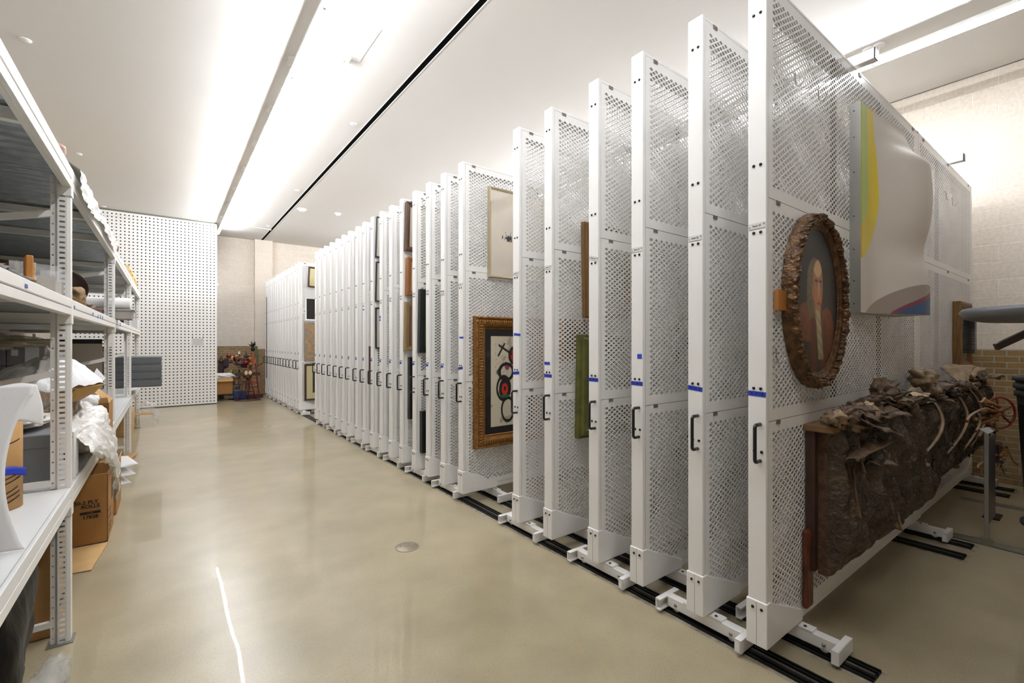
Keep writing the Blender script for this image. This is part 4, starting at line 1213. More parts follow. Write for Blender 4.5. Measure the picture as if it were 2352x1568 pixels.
# dark timber things at the back of bay one
t = thing('wooden_carving', 'dark wooden carving with two stubby rounded ends, upper left on the middle shelf', 'carving', (-.78, 3.6, ZM))
b = MB(); b.box((-.06,-.05,.0),(.06,.05,.34)); b.build('body', M_darkwood, t, bevel=.02, seg=3)
for (dx, dz) in ((.04,.20),(-.09,.17)):
    b = MB(); b.tube([(dx,-.03,dz),(dx+.10,-.05,dz)], .028, 12); b.build('stub', mat('carved_end', rgb(104,74,50), .5) if dx > 0 else M_darkwood, t)
t = thing('dark_wooden_box', 'dark wooden tray box with a slot window on the middle shelf behind the torn paper', 'box', (-.78, 3.1, ZM))
b = MB(); b.box((-.30,-.12,0),(.20,.12,.02)); b.box((-.30,-.12,.02),(-.28,.12,.12)); b.box((.18,-.12,.02),(.20,.12,.12)); b.box((-.28,-.12,.09),(.18,-.10,.12)); b.box((-.28,-.12,.02),(.18,-.10,.05)); b.build('body', M_darkwood, t, bevel=.004)
b = MB(); b.box((-.28,.10,.02),(.18,.12,.12)); b.build('back_board', M_darkwood, t)
# bay two
o = MB().lathe([(0,-.02),(.07,-.018),(.105,.0),(.112,.03),(.108,.03),(.1,.005),(0,-.012)], n=36).build('bronze_dish', M_drum, loc=(-.52, 4.02, 1.795))
o.rotation_euler = (PI/2+.1, 0, .5); tag(o, 'mottled dark bronze dish on edge behind the rock on the middle shelf', 'dish')
o = lump('rock', (-.43, 3.62, ZM+.05), (.05,.14,.055), .22, 1.5, M_rock, seed=8, flat=ZM, squash=3); tag(o, 'rough tan rock at the front of the middle shelf beside the nearest post', 'rock')
for (x, y, r, h_, m, lb) in ((-.44,4.02,.06,.03,M_darkwood,'small dark wooden dish on the middle shelf behind the rock'),(-.455,4.55,.075,.035,M_bowl,'reddish brown shallow bowl on the middle shelf before the second post')):
    o = MB().lathe([(0,0),(r*.5,.0),(r,h_),(r*.95,h_),(r*.45,.006),(0,.006)], n=30).build('bowl', m, loc=(x, y, ZM+.001)); tag(o, lb, 'bowl')
o = lump('wood_fragment', (-.44, 4.27, ZM+.028), (.04,.09,.028), .4, 2, M_rock, seed=18, flat=ZM); tag(o, 'small carved wood fragment between the dish and the bowl', 'wood fragment')
b = MB(); b.box((-.34,-.2,0),(.34,.2,.2)); o = b.build('timber_block', M_darkwood, loc=(-1.05, 6.25, ZM), bevel=.01); tag(o, 'dark rough timber block under the cardboard box on the middle shelf', 'timber')
t = thing('cardboard_box', 'small sealed brown cardboard box with white tape on the middle shelf', 'box', (-.86, 6.25, ZM+.2)); t.rotation_euler = (0,0,.6)
b = MB(); b.box((-.16,-.13,0),(.16,.13,.2)); b.build('body', M_card, t, bevel=.003)
b = MB(); b.box((-.0,-.1312,.04),(.025,-.1302,.2)); b.build('tape', M_sign, t)
b = MB(); b.tube([(-1.35, 5.62, 1.815), (-.271, 5.55, 1.812)], .052, 28); tag(b.build('paper_roll', M_paper), 'thick white paper roll sticking out of the shelf above a grey bin', 'roll')
t = thing('plastic_bin', 'grey-brown plastic bin sticking out of the middle shelf under the white roll', 'bin', (-.25, 5.6, ZM))
b = MB(); b.prism([(-.9,.09),(-.9,0),(-.012,0),(0,.09)], -.10, -.094, 'Y'); b.prism([(-.9,.09),(-.9,0),(-.012,0),(0,.09)], .094, .10, 'Y'); b.box((-.9,-.1,0),(-.012,.1,.004)); b.add([(-.012,-.1,0),(-.012,.1,0),(0,.1,.09),(0,-.1,.09)], [(0,1,2,3)]); b.build('body', M_binp, t, solid=0)
b = MB(); b.box((-.9,-.108,.078),(.006,-.094,.092)); b.box((-.9,.094,.078),(.006,.108,.092)); b.box((-.004,-.108,.078),(.010,.108,.092)); b.build('rim', M_binp, t, bevel=.002)
b = MB(); b.box((-.20,-.104,0),(-.16,-.099,.08)); b.build('corner_rib', M_binp, t)
b = MB(); b.box((-1.55,7.60,ZM),(-.78,7.64,ZM+.42)); tag(b.build('dark_backdrop', M_darkwood, bevel=.004), 'dark brown panel added as a dark backdrop deep on the middle shelf behind the roll', 'board')  # panel added as a backdrop to keep the back of the shelf dark
t = thing('display_board', 'beige backing board with a black top band standing deep on the lower shelf', 'board', (-1.1, 7.55, ZL))
b = MB(); b.box((-.5,0,0),(.46,.02,.69)); b.build('board', M_taupe, t)
b = MB(); b.box((-.5,-.002,.69),(.46,.022,.745)); b.build('top_band', M_black, t)
# far bays, middle shelf
for (px, yy, dx, hh, m, lb) in ((-.62, 8.3, .14, .05, M_oak, 'flat orange wooden board far back on the middle shelf'), (-.50, 9.0, .05, .12, M_black, 'small black item on the middle shelf in the third bay'), (-.45, 9.5, .08, .16, M_paper, 'small white carton on the middle shelf in the last bay')):
    b = MB(); b.box((px-dx, yy-.1, ZM), (px+dx, yy+.1, ZM+hh)); o = b.build('small_carton' if m is not M_oak else 'board', m, bevel=.003); tag(o, lb, 'box' if m is not M_oak else 'board')

# ------------------------------------------------------------------ lower shelf
# foam sheet
b = MB()
def foam(u, v):
    z = ZL+.004+v*.545; 
    xr = -.385-.055*math.sin(min(1, v*1.05)*PI)**.8+.0 if v < .93 else -.385
    y = 2.33+.05*math.sin(u*5+v*2)-.03*math.sin(v*PI)-(0.05*(1-v)**4)
    return (xr-(1-u)*.75, y+.18*(1-u), z-.02*(1-u)**2)
b.grid(foam, 60, 60)
tag(b.build('foam_sheet', M_foam, solid=.004), 'white packing foam sheet standing at the left edge of the lower shelf', 'foam sheet')
b = MB(); b.grid(lambda u, v: (-.472+.09*u+.02*math.sin(v*2), 2.36+.03*u-.02*v, 1.295-.12*v-.03*u*v+.01*math.sin(u*3)), 16, 16)
tag(b.build('foam_flap', M_foam, solid=.004), 'folded corner of white foam at the upper edge of the foam sheet', 'foam')
# cardboard roll
t = thing('cardboard_roll', 'brown printed cardboard tube with a flag of blue tape behind the foam sheet', 'roll', (-.60, 2.86, ZL))
b = MB(); b.tube([(0,0,0),(0,0,.415)], .10, 36); b.build('tube', M_card, t)
b = MB(); b.grid(lambda u, v: (.098*math.cos(-1.2+1.0*u)+.05*max(0,u-.6), .104*math.sin(-1.2+1.0*u)-.03*max(0,u-.6), .14+.034*v+.01*math.sin(u*4)), 14, 4); b.build('blue_tape', M_tape, t, solid=.001)
b = MB()
for zz, a0, a1 in ((.26,-1.3,-.3),(.12,-1.2,-.2),(.10,-1.2,-.25),(.06,-1.1,-.4),(.04,-1.2,-.3),(.02,-1.1,-.3)):
    b = MB(); b.grid(lambda u, v: (.1012*math.cos(a0+(a1-a0)*u), .1012*math.sin(a0+(a1-a0)*u), zz+.005*v+.03*u), 10, 2); b.build('printed_line', M_blackink, t)
# grey lidded box
t = thing('document_box', 'grey lidded archival box behind the nearest shelf post', 'box', (-.78, 3.36, ZL))
b = MB(); b.box((-.33,-.18,0),(.33,.18,.205)); b.build('body', M_greybox, t, bevel=.003)
b = MB(); b.box((-.336,-.186,.185),(.336,.186,.25)); b.build('lid', M_greybox, t, bevel=.004)
b = MB(); b.box((.338,-.05,.02),(.342,.02,.19)); b.build('paper_label', M_paper, t); 
# white perforated bracket box
t = thing('white_carton', 'narrow white carton with a dark finger hole just right of the nearest post', 'box', (-.412, 3.34, ZL))
b = MB(); b.box((-.028,-.08,0),(.028,.06,.24)); b.build('body', M_paper, t, bevel=.002)
b = MB(); b.box((-.012,-.0815,.10),(.016,-.0802,.15)); b.build('finger_hole', M_dark, t)
for z in (.215, .2): 
    b = MB(); b.box((.004+.01*(z>.21),-.0812,z-.004),(.012+.01*(z>.21),-.0802,z+.002)); b.build('printed_mark', M_dark, t)
# grey archival boxes
rnd = random.Random(3)
for i in range(7):
    for k in range(5):
        x1 = -.83-i*.098; z0 = ZL+.001+k*.134
        t = None
        b = MB(); b.box((x1-.094, 4.82, z0), (x1, 5.28, z0+.131)); o = b.build('archival_box', M_greybox, bevel=.002)
        tag(o, 'grey archival box, %s row from the top, %s from the aisle' % (['fifth','fourth','third','second','first'][k], ordn[i]), 'box', 'grey archival boxes')
        b = MB(); b.box((x1-.07, 4.8185, z0+.07), (x1-.035, 4.8198, z0+.115)); b.build('label', M_sign, o)
o = lump('plastic_bag', (-1.02, 4.62, 1.455), (.30,.18,.05), .45, 2.2, M_plasticd, seed=5, ridged=False); tag(o, 'yellowed clear plastic sack lying over the grey archival boxes', 'plastic bag')
# basket, tissue, bubble wrap
t = thing('woven_basket', 'wide shallow woven straw basket with a green band on the lower shelf', 'basket', (-.69, 3.87, 1.06))
b = MB(); b.lathe([(0,0),(.16,.004),(.26,.035),(.33,.08),(.365,.125),(.372,.13),(.36,.128),(.25,.045),(.15,.012),(0,.008)], n=56); b.build('body', M_basket, t)
b = MB(); b.lathe([(.366,.122),(.376,.131),(.366,.136),(.36,.13)], n=56); b.build('rim', mat('straw_rim', rgb(176,140,74), .7), t)
b = MB(); b.grid(lambda u, v: ((.262+.104*v+.003)*math.cos(-.95+.2*u), (.262+.104*v+.003)*math.sin(-.95+.2*u), .036+.086*v-.002), 6, 10); b.build('green_band', mat('green_straw', rgb(96,98,50), .7), t)
b = MB()
def tissue(u, v):
    a = 2*PI*u; r = v
    x = math.cos(a)*.25*r; y = math.sin(a)*.34*r
    hgt = .17*(1-r)**.6*(1 if x > 0 else .75)+.05*ridge(x*6, y*6, 2, 3)*(1-.9*r)+.02*max(0, ridge(math.cos(a)*1.8, math.sin(a)*1.8, 9, 3))*r-.012*r
    return (-.575+x*(1+.12*nz(math.cos(a)*2, math.sin(a)*2, 5)*r), 3.83+y, 1.19+hgt)
b.grid(tissue, 110, 34); tag(b.build('tissue_paper', M_tissue), 'crumpled white tissue paper heaped in the woven basket', 'tissue paper')
b = MB(); b.add([(-.40,3.95,1.19),(-.37,3.99,1.23),(-.365,4.0,1.285),(-.335,4.03,1.20),(-.325,4.05,1.215)], [(0,1,2),(0,2,3),(2,4,3),(1,4,2)]); tag(b.build('tissue_corner', M_tissue, solid=.002), 'pointed corner of tissue paper standing up at the right of the basket', 'tissue paper')
def wrapsheet(u, v):
    # lies over the shelf then hangs down in front of it
    y = 3.34+.62*u+.10*v*(u-.3)
    n = nz(u*6, v*6, 2, 4); rd = ridge(u*5, v*2.5, 6, 3)
    if v < .5:
        q = v/.5; x = -.60+.27*q+.02*n; z = .83+.10*math.sin(q*PI*.8)+.035*n+.02*rd
    else:
        q = (v-.5)/.5; w_ = 1-.5*q*abs(u-.6)
        x = -.33+.05*math.sin(q*2.2)+.03*rd*.6+.02*n; z = .885-.50*q*(1-.6*abs(u-.62)*1.3)+.03*n
        y = 3.36+.62*.62+.84*(u-.62)*(1-.72*q)+.26*q
    return (x, y, z)
b = MB(); b.grid(wrapsheet, 90, 110); tag(b.build('bubble_wrap', M_bubble), 'sheet of bubble wrap spilling off the lower shelf towards the floor', 'bubble wrap')
o = lump('bubble_wrap', (-.46, 4.06, .90), (.15,.42,.15), .20, 1.8, M_bubble, seed=2, nu=90, nv=50, flat=ZL+.002); tag(o, 'bundle of bubble wrap on the lower shelf under the straw basket', 'bubble wrap')
o = lump('bubble_wrap', (-.86, 3.42, 1.045), (.36,.26,.045), .25, 2.5, M_bubble, seed=12, nu=80, nv=40); tag(o, 'bubble wrap resting on the grey lidded box, left of the nearest post', 'bubble wrap')
# box 03320
t = thing('cardboard_box', 'open brown cardboard box printed 03320 at the end of the bubble wrap', 'box', (-.58, 4.72, ZL))
b = MB(); W_, D_, H_ = .218, .34, .235
b.box((-W_,0,0),(W_,.004,H_)); b.box((-W_,D_,0),(W_,D_+.004,H_)); b.box((-W_,0,0),(-W_+.004,D_,H_)); b.box((W_-.004,0,0),(W_,D_,H_)); b.box((-W_,0,0),(W_,D_,.004)); b.build('body', M_card2, t)
b = MB(); b.add([(W_,0,H_),(W_,D_,H_),(W_-.15,D_,H_+.15),(W_-.15,0,H_+.15)], [(0,1,2,3)]); b.build('flap', M_card, t, solid=.004)
b = MB(); b.add([(-W_*.1,0,H_),(W_,0,H_),(W_+.0,-.09,H_+.05),(-W_*.1,-.09,H_+.05)], [(0,1,2,3)]); b.build('flap', M_cardp, t, solid=.004)
text('03320', .062, M_ink, t, face_M((W_-.10,-.0008,H_-.055), (1,0,0), (0,0,1)), sx=.9)
b = MB()
for (x0,z0,x1,z1) in ((.02,.15,.21,.153),(.02,.208,.21,.211),(.207,.15,.21,.211),(.03,.02,.20,.024),(.03,.085,.20,.089),(.196,.02,.20,.089)): b.box((x0,-.001,z0),(x1,-.0002,z1))
for i in range(9): b.box((.045+i*.015,-.001,.03),(.045+i*.015+(.004 if i % 2 else .008),-.0002,.08))
b.build('printed_frame', M_ink, t)
o = lump('white_sheet', (-.5, 4.62, 1.02), (.09,.05,.05), .3, 2, M_tissue, seed=9, nu=24, nv=14); tag(o, 'crumpled white sheet poking out above the open 03320 box', 'paper')
# slate flat boxes
b = MB(); b.box((-1.1,7.98,ZL),(-.42,8.85,ZL+.095)); tag(b.build('packing_board', M_board, bevel=.003), 'white board packing under the stack of slate boxes', 'board')
for k in range(4):
    z0 = ZL+.097+k*.103
    t = thing('flat_box', 'long slate grey flat box jutting out of the lower shelf, %s from the top' % ['lowest','third','second','first'][k], 'box', (-.06-.004*(k % 2), 8.0, z0), 'slate grey flat boxes')
    b = MB(); b.box((-1.3,.004,.001),(-.004,.85,.06)); b.build('base', M_slate, t, bevel=.002)
    b = MB(); b.box((-1.304,0,.014),(0,.854,.100)); b.build('lid', M_slate, t, bevel=.003)
# far small things on lower shelf
def smallbox(x0,x1,y0,y1,z0,h_,m,name,lb,cat='box'):
    b = MB(); b.box((x0,y0,z0),(x1,y1,z0+h_)); o = b.build(name, m, bevel=.004); return tag(o, lb, cat)
t = thing('picture_box', 'small framed box with a white and red label beyond the second post', 'box', (-.80, 9.7, 1.30))
b = MB(); b.box((-.12,-.02,-.08),(.12,.1,.08)); b.build('body', M_darkwood, t, bevel=.004)
b = MB(); b.box((-.09,-.024,-.06),(.07,-.021,.06)); b.build('label', M_sign, t)
b = MB(); b.box((-.03,-.026,.02),(.06,-.0245,.035)); b.build('label_stripe', M_red, t)
smallbox(-1.1,-.6,9.2,9.9,ZL,.47,M_cardp,'cardboard_box','pale cardboard box holding up the small framed box in the last bay')
smallbox(-1.5,-.95,6.2,7.3,ZL,.30,M_darkwood,'storage_chest','dark wooden chest at the back of the lower shelf, second bay','chest')
smallbox(-1.45,-1.0,5.55,6.1,ZL,.5,M_black,'storage_case','black case at the back of the lower shelf behind the second post','case')
o = lump('plastic_bag', (-.60, 3.16, 1.17), (.16,.06,.09), .4, 2.2, M_plastic, seed=15, nu=40, nv=24); tag(o, 'crumpled clear plastic bag left of the nearest post above the basket rim', 'plastic bag')

# ------------------------------------------------------------------ under the shelf
t = thing('cardboard_box', 'large open cardboard box printed 30-2 PLY ROLLS on the floor under the shelf', 'box', (-.585, 4.45, 0))
W_, D_, H_ = .24, .42, .50
b = MB(); b.box((-W_,0,0.002),(W_,.006,H_)); b.box((-W_,D_,.002),(W_,D_+.006,H_)); b.box((-W_,0,.002),(-W_+.006,D_,H_)); b.box((W_-.006,0,.002),(W_,D_,H_)); b.box((-W_,0,.002),(W_,D_,.008)); b.build('body', M_card2, t, bevel=.002)
b = MB(); b.add([(W_,.0,H_),(W_,D_,H_),(W_+.05,D_,H_+.07),(W_+.05,0,H_+.06)], [(0,1,2,3)]); b.build('flap', M_card, t, solid=.005)
for s_, z, sz, xx in (('30-2 PLY',.306,.033,.122),('ROLLS',.276,.033,.145),('17828',.200,.032,.145)): text(s_, sz*1.06, M_blackink, t, face_M((xx,-.001,z), (1,0,0), (0,0,1)), bold=.0009)
b = MB(); b.box((.09,-.001,.222),(.20,-.0002,.240)); b.build('barcode', M_blackink, t)
text('11161', .014, M_card2, t, face_M((.145,-.0014,.231), (1,0,0), (0,0,1)))
text('S', .032, M_blackink, t, face_M((.048,-.001,.078), (1,0,0), (0,0,1)))
b = MB()
for z in (.05,.09,.15,.2): b.box((W_+.0002,.06,z),(W_+.001,.2,z+.012))
b.box((W_+.0002,.26,.24),(W_+.001,.36,.4)); b.build('side_print', M_blackink, t)
t = thing('cardboard_box', 'upright cardboard box with dark print on the floor directly behind the nearest post', 'box', (-.67, 3.17, 0))
b = MB(); b.box((-.23,0,.002),(.225,.48,.56)); b.build('body', M_card, t, bevel=.004)
b = MB()
for (y0,z0,y1,z1) in ((.1,.44,.3,.50),(.1,.34,.2,.42),(.25,.2,.4,.3),(.1,.08,.35,.12)): b.box((.2252,y0,z0),(.226,y1,z1))
b.build('side_print', M_blackink, t)
b = MB(); b.add([(-.50,3.96,.004),(-.385,3.94,.006),(-.34,4.41,.006),(-.62,4.43,.004)], [(0,1,2,3)]); tag(b.build('cardboard_flap', M_cardp, solid=.005), 'loose flap of cardboard lying on the floor before the ply rolls box', 'cardboard')
smallbox(-.85,-.34,5.10,5.55,.002,.42,M_card2,'cardboard_box','brown cardboard box on the floor just behind the ply rolls box')
o = lump('wrapped_bundle', (-.78, 2.62, .30), (.34,.40,.31), .07, 1.5, M_blackwrap, seed=4, nu=80, nv=40, flat=.002, squash=3.5); tag(o, 'bundle in glossy black stretch wrap on the floor under the nearest shelf', 'bundle')
t = thing('wrapped_carton', 'carton wrapped in large-bubble wrap at the lower left corner of the view', 'carton', (-.62, 2.0, 0))
b = MB(); b.box((-.16,-.3,.002),(.15,.18,.29)); b.build('carton', M_card, t, bevel=.004)
def bigwrap(u, v):
    a = 2*PI*u; k = (abs(math.cos(a))**5+abs(math.sin(a))**5)**(-1/5)
    z = .34*v if v < .8 else .27+.06*(v-.8)/.2
    r = 1 if v < .8 else 1-.98*((v-.8)/.2)
    return (-.005+.185*math.cos(a)*k*r+.012*nz(a*2, v*5, 1), -.06+.27*math.sin(a)*k*r+.012*nz(a*2, v*5, 4), max(.003, z+.012*nz(u*8, v*5, 2)))
b = MB(); b.grid(bigwrap, 80, 50)
def big_bubble():
    m = mat('large_bubble_wrap', rgb(232,230,226), .12, alpha=.42, coat=.5)
    nt = m.node_tree; b_ = nt.nodes['Principled BSDF']; v = nt.nodes.new('ShaderNodeTexVoronoi'); v.inputs['Scale'].default_value = 30
    nt.links.new(nt.nodes['Texture Coordinate'].outputs['Object'], v.inputs['Vector'])
    bp = nt.nodes.new('ShaderNodeBump'); bp.invert = True; bp.inputs['Strength'].default_value = 1; bp.inputs['Distance'].default_value = .02
    nt.links.new(v.outputs['Distance'], bp.inputs['Height']); nt.links.new(bp.outputs[0], b_.inputs['Normal']); return m
b.build('bubble_cover', big_bubble(), t)
smallbox(-.98,-.80,1.7,2.15,.002,.36,M_card2,'cardboard_box','brown cardboard box end behind the bubble wrapped carton')
o = lump('bubble_scrap', (-.40, 2.72, .03), (.06,.18,.025), .4, 3, M_plastic, seed=7, nu=36, nv=16, flat=.002); tag(o, 'torn scrap of bubble wrap on the floor by the nearest post foot', 'bubble wrap')
b = MB()
def pap(u, v): return (-.62+.34*u*(1-.3*v), 6.15+.25*v, .06+.20*v*(1-.5*u)+.03*math.sin(u*4+v*3))
for k in range(3):
    b = MB(); b.grid(lambda u, v: (pap(u,v)[0]+.02*k, pap(u,v)[1]+.05*k, .004+.08*k+.12*v*(1-.6*u)+.012*math.sin(u*5+k)), 12, 8)
    tag(b.build('paper_sheet', M_paper, solid=.002), 'white folded paper sheet sticking out on the floor in the second bay, %s of three' % ['lowest','middle','topmost'][k], 'paper', 'white paper sheets under the shelf')
b = MB(); b.add([(-.52,7.45,.004),(-.36,7.35,.004),(-.30,7.68,.03),(-.46,7.74,.004)], [(0,1,2,3)]); tag(b.build('cardboard_scrap', M_card, solid=.004), 'small cardboard scrap on the floor at the foot of the third post', 'cardboard')
smallbox(-1.0,-.44,9.25,9.95,.002,.37,M_cardp,'cardboard_box','pale cardboard box on the floor under the last bay')
smallbox(-1.3,-.75,8.1,9.0,.002,.40,M_card2,'cardboard_box','brown cardboard box deep under the third bay')
o = lump('plastic_scrap', (-.27, 10.0, .36), (.10,.12,.08), .45, 2.2, M_plastic, seed=6, nu=50, nv=30); tag(o, 'clear plastic wrap hanging off the end of the shelving near the pegboard', 'plastic wrap')
o = lump('plastic_scrap', (-.16, 10.05, .17), (.05,.07,.13), .5, 2.5, M_plastic, seed=16, nu=40, nv=24, flat=.003); tag(o, 'tail of clear plastic wrap trailing to the floor by the pegboard', 'plastic wrap')
b = MB(); b.add([(-.42,9.9,.24),(-.20,9.9,.23),(-.18,10.05,.24),(-.40,10.05,.25)], [(0,1,2,3)]); tag(b.build('cardboard_scrap', M_card, solid=.004), 'thin cardboard strip caught in the plastic wrap at the shelving end', 'cardboard')
# ------------------------------------------------------------------ far corner behind the pegboard
def C(px, py, Y=13.7): return PX(px, py, Y=Y)
t = thing('cardboard_box', 'open cardboard box of white plastic on a folding stand in the far corner', 'box', (1.16, 13.5, .16))
b = MB(); b.box((-.26,0,0),(.17,.35,.005)); b.box((-.26,0,0),(.17,.005,.40)); b.box((.165,0,0),(.17,.35,.40)); b.box((-.26,.345,0),(.17,.35,.40)); b.box((-.26,0,0),(-.255,.35,.40)); b.build('body', M_card2, t)
b = MB(); b.add([(-.26,0,.40),(.17,0,.40),(.165,-.05,.32),(-.26,-.05,.32)], [(0,1,2,3)]); b.build('flap', M_card, t, solid=.005)
o = lump('plastic_sheeting', (1.12, 13.66, .60), (.27,.17,.085), .3, 2.5, M_tissue, seed=2, nu=50, nv=26); tag(o, 'crumpled white plastic sheeting on top of the cardboard box in the far corner', 'plastic sheeting')
t = thing('folding_stand', 'low thin-legged metal stand under the far cardboard box', 'stand', (1.12, 13.6, 0))
b = MB(); b.box((-.2,-.12,.14),(.22,.2,.155)); b.build('top_frame', M_black, t)
for s_ in (-1, 1):
    for d_ in (-1, 1):
        b = MB(); b.tube([(s_*.16,d_*.1,.14),(s_*.16+s_*.12,d_*.16,.01)], .008, 6); b.build('leg', M_steel, t)
p = C(598, 0, 13.55)
# tall copper tower figure
x = C(580, 880, 13.9)[0]
t = thing('tower_sculpture', 'tall tapering copper and dark tower sculpture with a black spiky head in the far corner', 'sculpture', (x, 13.85, 0))
b = MB(); b.prism([(-.22,.0),(.22,.0),(.22,.10),(-.22,.10)], -.18, .18); b.build('base', mat('oxblood', rgb(70,36,32), .5), t)
b = MB(); b.add([(-.19,-.15,.1),(.19,-.15,.1),(.19,.15,.1),(-.19,.15,.1),(-.06,-.05,1.05),(.06,-.05,1.05),(.06,.05,1.05),(-.06,.05,1.05)], [(0,1,5,4),(1,2,6,5),(2,3,7,6),(3,0,4,7),(4,5,6,7)]); b.build('tapering_shaft', M_copper, t)
b = MB()
for i in range(6):
    z = .2+i*.12; hw_ = .19-.13*(z-.1)/.95-.05
    b.box((-hw_,-.16+.1*(z-.1)/.95-.01,z),(hw_,-.16+.1*(z-.1)/.95+.02,z+.02))
for s_ in (-1, 1): b.bar((s_*.12,-.16,.1),(s_*.05,-.09,.9),.02,.02)
b.build('ladder_grille', M_steel, t)
b = MB(); b.box((-.04,-.06,1.0),(.045,.05,1.22)); b.build('copper_neck', M_copper, t, bevel=.015)
b = MB(); b.lathe([(0,0),(.04,.02),(.05,.07),(.03,.12),(0,.14)], (0,0,1.22), 14); 
rnd = random.Random(2)
for i in range(16):
    a = rnd.uniform(0, 2*PI); e = rnd.uniform(-.1, 1.3); L_ = rnd.uniform(.08,.15)
    b.tube([(0,0,1.36),(L_*math.cos(a)*math.cos(e), L_*math.sin(a)*math.cos(e), 1.36+L_*math.sin(e))], [.025,.003], 5)
b.build('spiky_head', M_black, t)
# green board leaning
b = MB(); b.box((-.035,-.01,0),(.045,.015,1.36)); o = b.build('green_board', M_green, loc=(C(588,0,14.2)[0], 14.25, .0)); tag(o, 'narrow sage green board standing behind the tower sculpture', 'board')
# horned face on ring stand
x = C(568, 0, 13.35)[0]
t = thing('horned_sculpture', 'rusty steel horned face sculpture on a round base in front of the tower', 'sculpture', (x, 13.3, 0))
b = MB(); b.lathe([(0,.0),(.30,.0),(.30,.02),(0,.02)], n=36); b.build('round_base', M_rust, t)
for (dx, dy) in ((-.2,-.05),(.0,-.14),(.18,.02)):
    b = MB(); b.tube([(dx,dy,.02),(dx*.5,dy*.5,.42),(0,0,.55)], .012, 6); b.build('leg', M_rust, t)
b = MB(); b.tube([(.13*math.cos(a),.08*math.sin(a),.47) for a in [i*2*PI/14 for i in range(14)]], .009, 6, close=True); b.tube([(.15*math.cos(a),.1*math.sin(a),.22) for a in [i*2*PI/14 for i in range(14)]], .009, 6, close=True); b.build('hoop', M_rust, t)
b = MB(); b.lathe([(0,-.05),(.07,-.045),(.10,0),(.09,.12),(.05,.16),(0,.17)], (0,0,.60), 16); b.build('head', M_rust, t)
for s_ in (-1, 1):
    b = MB(); b.add([(s_*.06,-.09,.74),(s_*.02,-.09,.70),(s_*.32,-.10,.92),(s_*.34,-.10,.97)], [(0,1,2,3)]); b.build('horn', M_rust, t, solid=.02)
    b = MB(); b.lathe([(0,-.012),(.035,-.01),(.04,0)], (s_*.045,-.10,.69), 12, 'Y', Matrix.Diagonal((1,1,1.4,1))); b.build('eye', M_bonel, t)
    b = MB(); b.box((s_*.17-.10,-.08,.62),(s_*.17+.10,-.04,.70)); b.build('side_plate', M_darkwood, t)
# colourful assemblage
x = C(545, 0, 13.75)[0]
t = thing('assemblage_sculpture', 'brightly coloured found-object assemblage on a thin pole in the far corner', 'sculpture', (x, 13.72, 0))
b = MB(); b.box((-.2,-.12,0),(.2,.12,.02)); b.build('base', M_black, t)
b = MB(); b.tube([(.04,0,.02),(.04,0,.95)], .014, 8); b.build('pole', M_steel, t)
cols_ = [M_red, mat('cobalt', rgb(40,60,150), .4), M_black, M_bonel, M_oak, M_red, M_green, M_steel, M_yellow]
for i in range(30):
    px_, pz = rnd.uniform(-.28,.30), rnd.uniform(.85,1.14)
    o = lump('found_object', (px_, rnd.uniform(-.1,.1), pz-.1*abs(px_)), (rnd.uniform(.03,.08),.04,rnd.uniform(.02,.06)), .35, 1.6, rnd.choice(cols_[:6]+[M_black]), t, 14, 9, seed=i)
for i in range(5):
    for k in range(4):
        o = lump('small_toy', (-.14+.06*k, rnd.uniform(-.05,.05), .15+.14*i), (.022,.022,.05), .3, 2, rnd.choice(cols_), t, 10, 8, seed=i*7+k)
    b = MB(); b.box((-.18,-.07,.09+.14*i),(.09,.07,.10+.14*i)); b.build('small_shelf', M_black, t)
b = MB(); b.lathe([(.03,0),(.05,-.03),(.09,-.03),(.11,0),(.09,.02)], (.04,-.12,.98), 20, 'Y'); b.build('round_dial', M_rust, t)
b = MB(); b.box((.0,-.13,1.16),(.045,-.125,1.23)); b.build('tag', M_paper, t)
b = MB(); b.box((-.30,-.12,.86),(-.20,-.02,1.04)); b.build('black_case', M_black, t)
b = MB(); b.tube([(.17,0,.8),(.19,0,1.05),(.2,0,1.26)], [.05,.035,.006], 10); b.build('black_horn', M_black, t)
x = C(549, 0, 13.45)[0]
t = thing('blue_box', 'dark blue flat-sided box on the floor between the far sculptures', 'box', (x, 13.4, 0))
b = MB(); b.box((-.12,0,.03),(.17,.2,.24)); b.build('body', M_bluecrate, t, bevel=.006)
b = MB(); b.box((-.121,-.001,.24),(.171,.201,.25)); b.build('lid_edge', M_clip, t)
b = MB(); b.box((-.12,.01,0.001),(.17,.19,.03)); b.build('plinth', M_black, t)
x = C(508, 0, 14.1)[0]
t = thing('wooden_totem', 'small brown carved post figure behind the far cardboard box', 'sculpture', (x, 14.1, 0))
b = MB(); b.box((-.06,-.05,0),(.06,.05,.95)); b.build('shaft', M_darkwood, t, bevel=.01)
b = MB(); b.box((-.08,-.07,.95),(.08,.07,.98)); b.lathe([(.06,.98),(.03,1.04),(.01,1.10),(0,1.12)], n=10); b.build('cap', M_darkwood, t)
b = MB(); b.box((-.01,-.02,0),(.015,.01,1.3)); o = b.build('wooden_stick', M_darkwood, loc=(x-.17, 14.1, .0)); tag(o, 'thin dark wooden stick standing at the edge of the pegboard', 'stick')

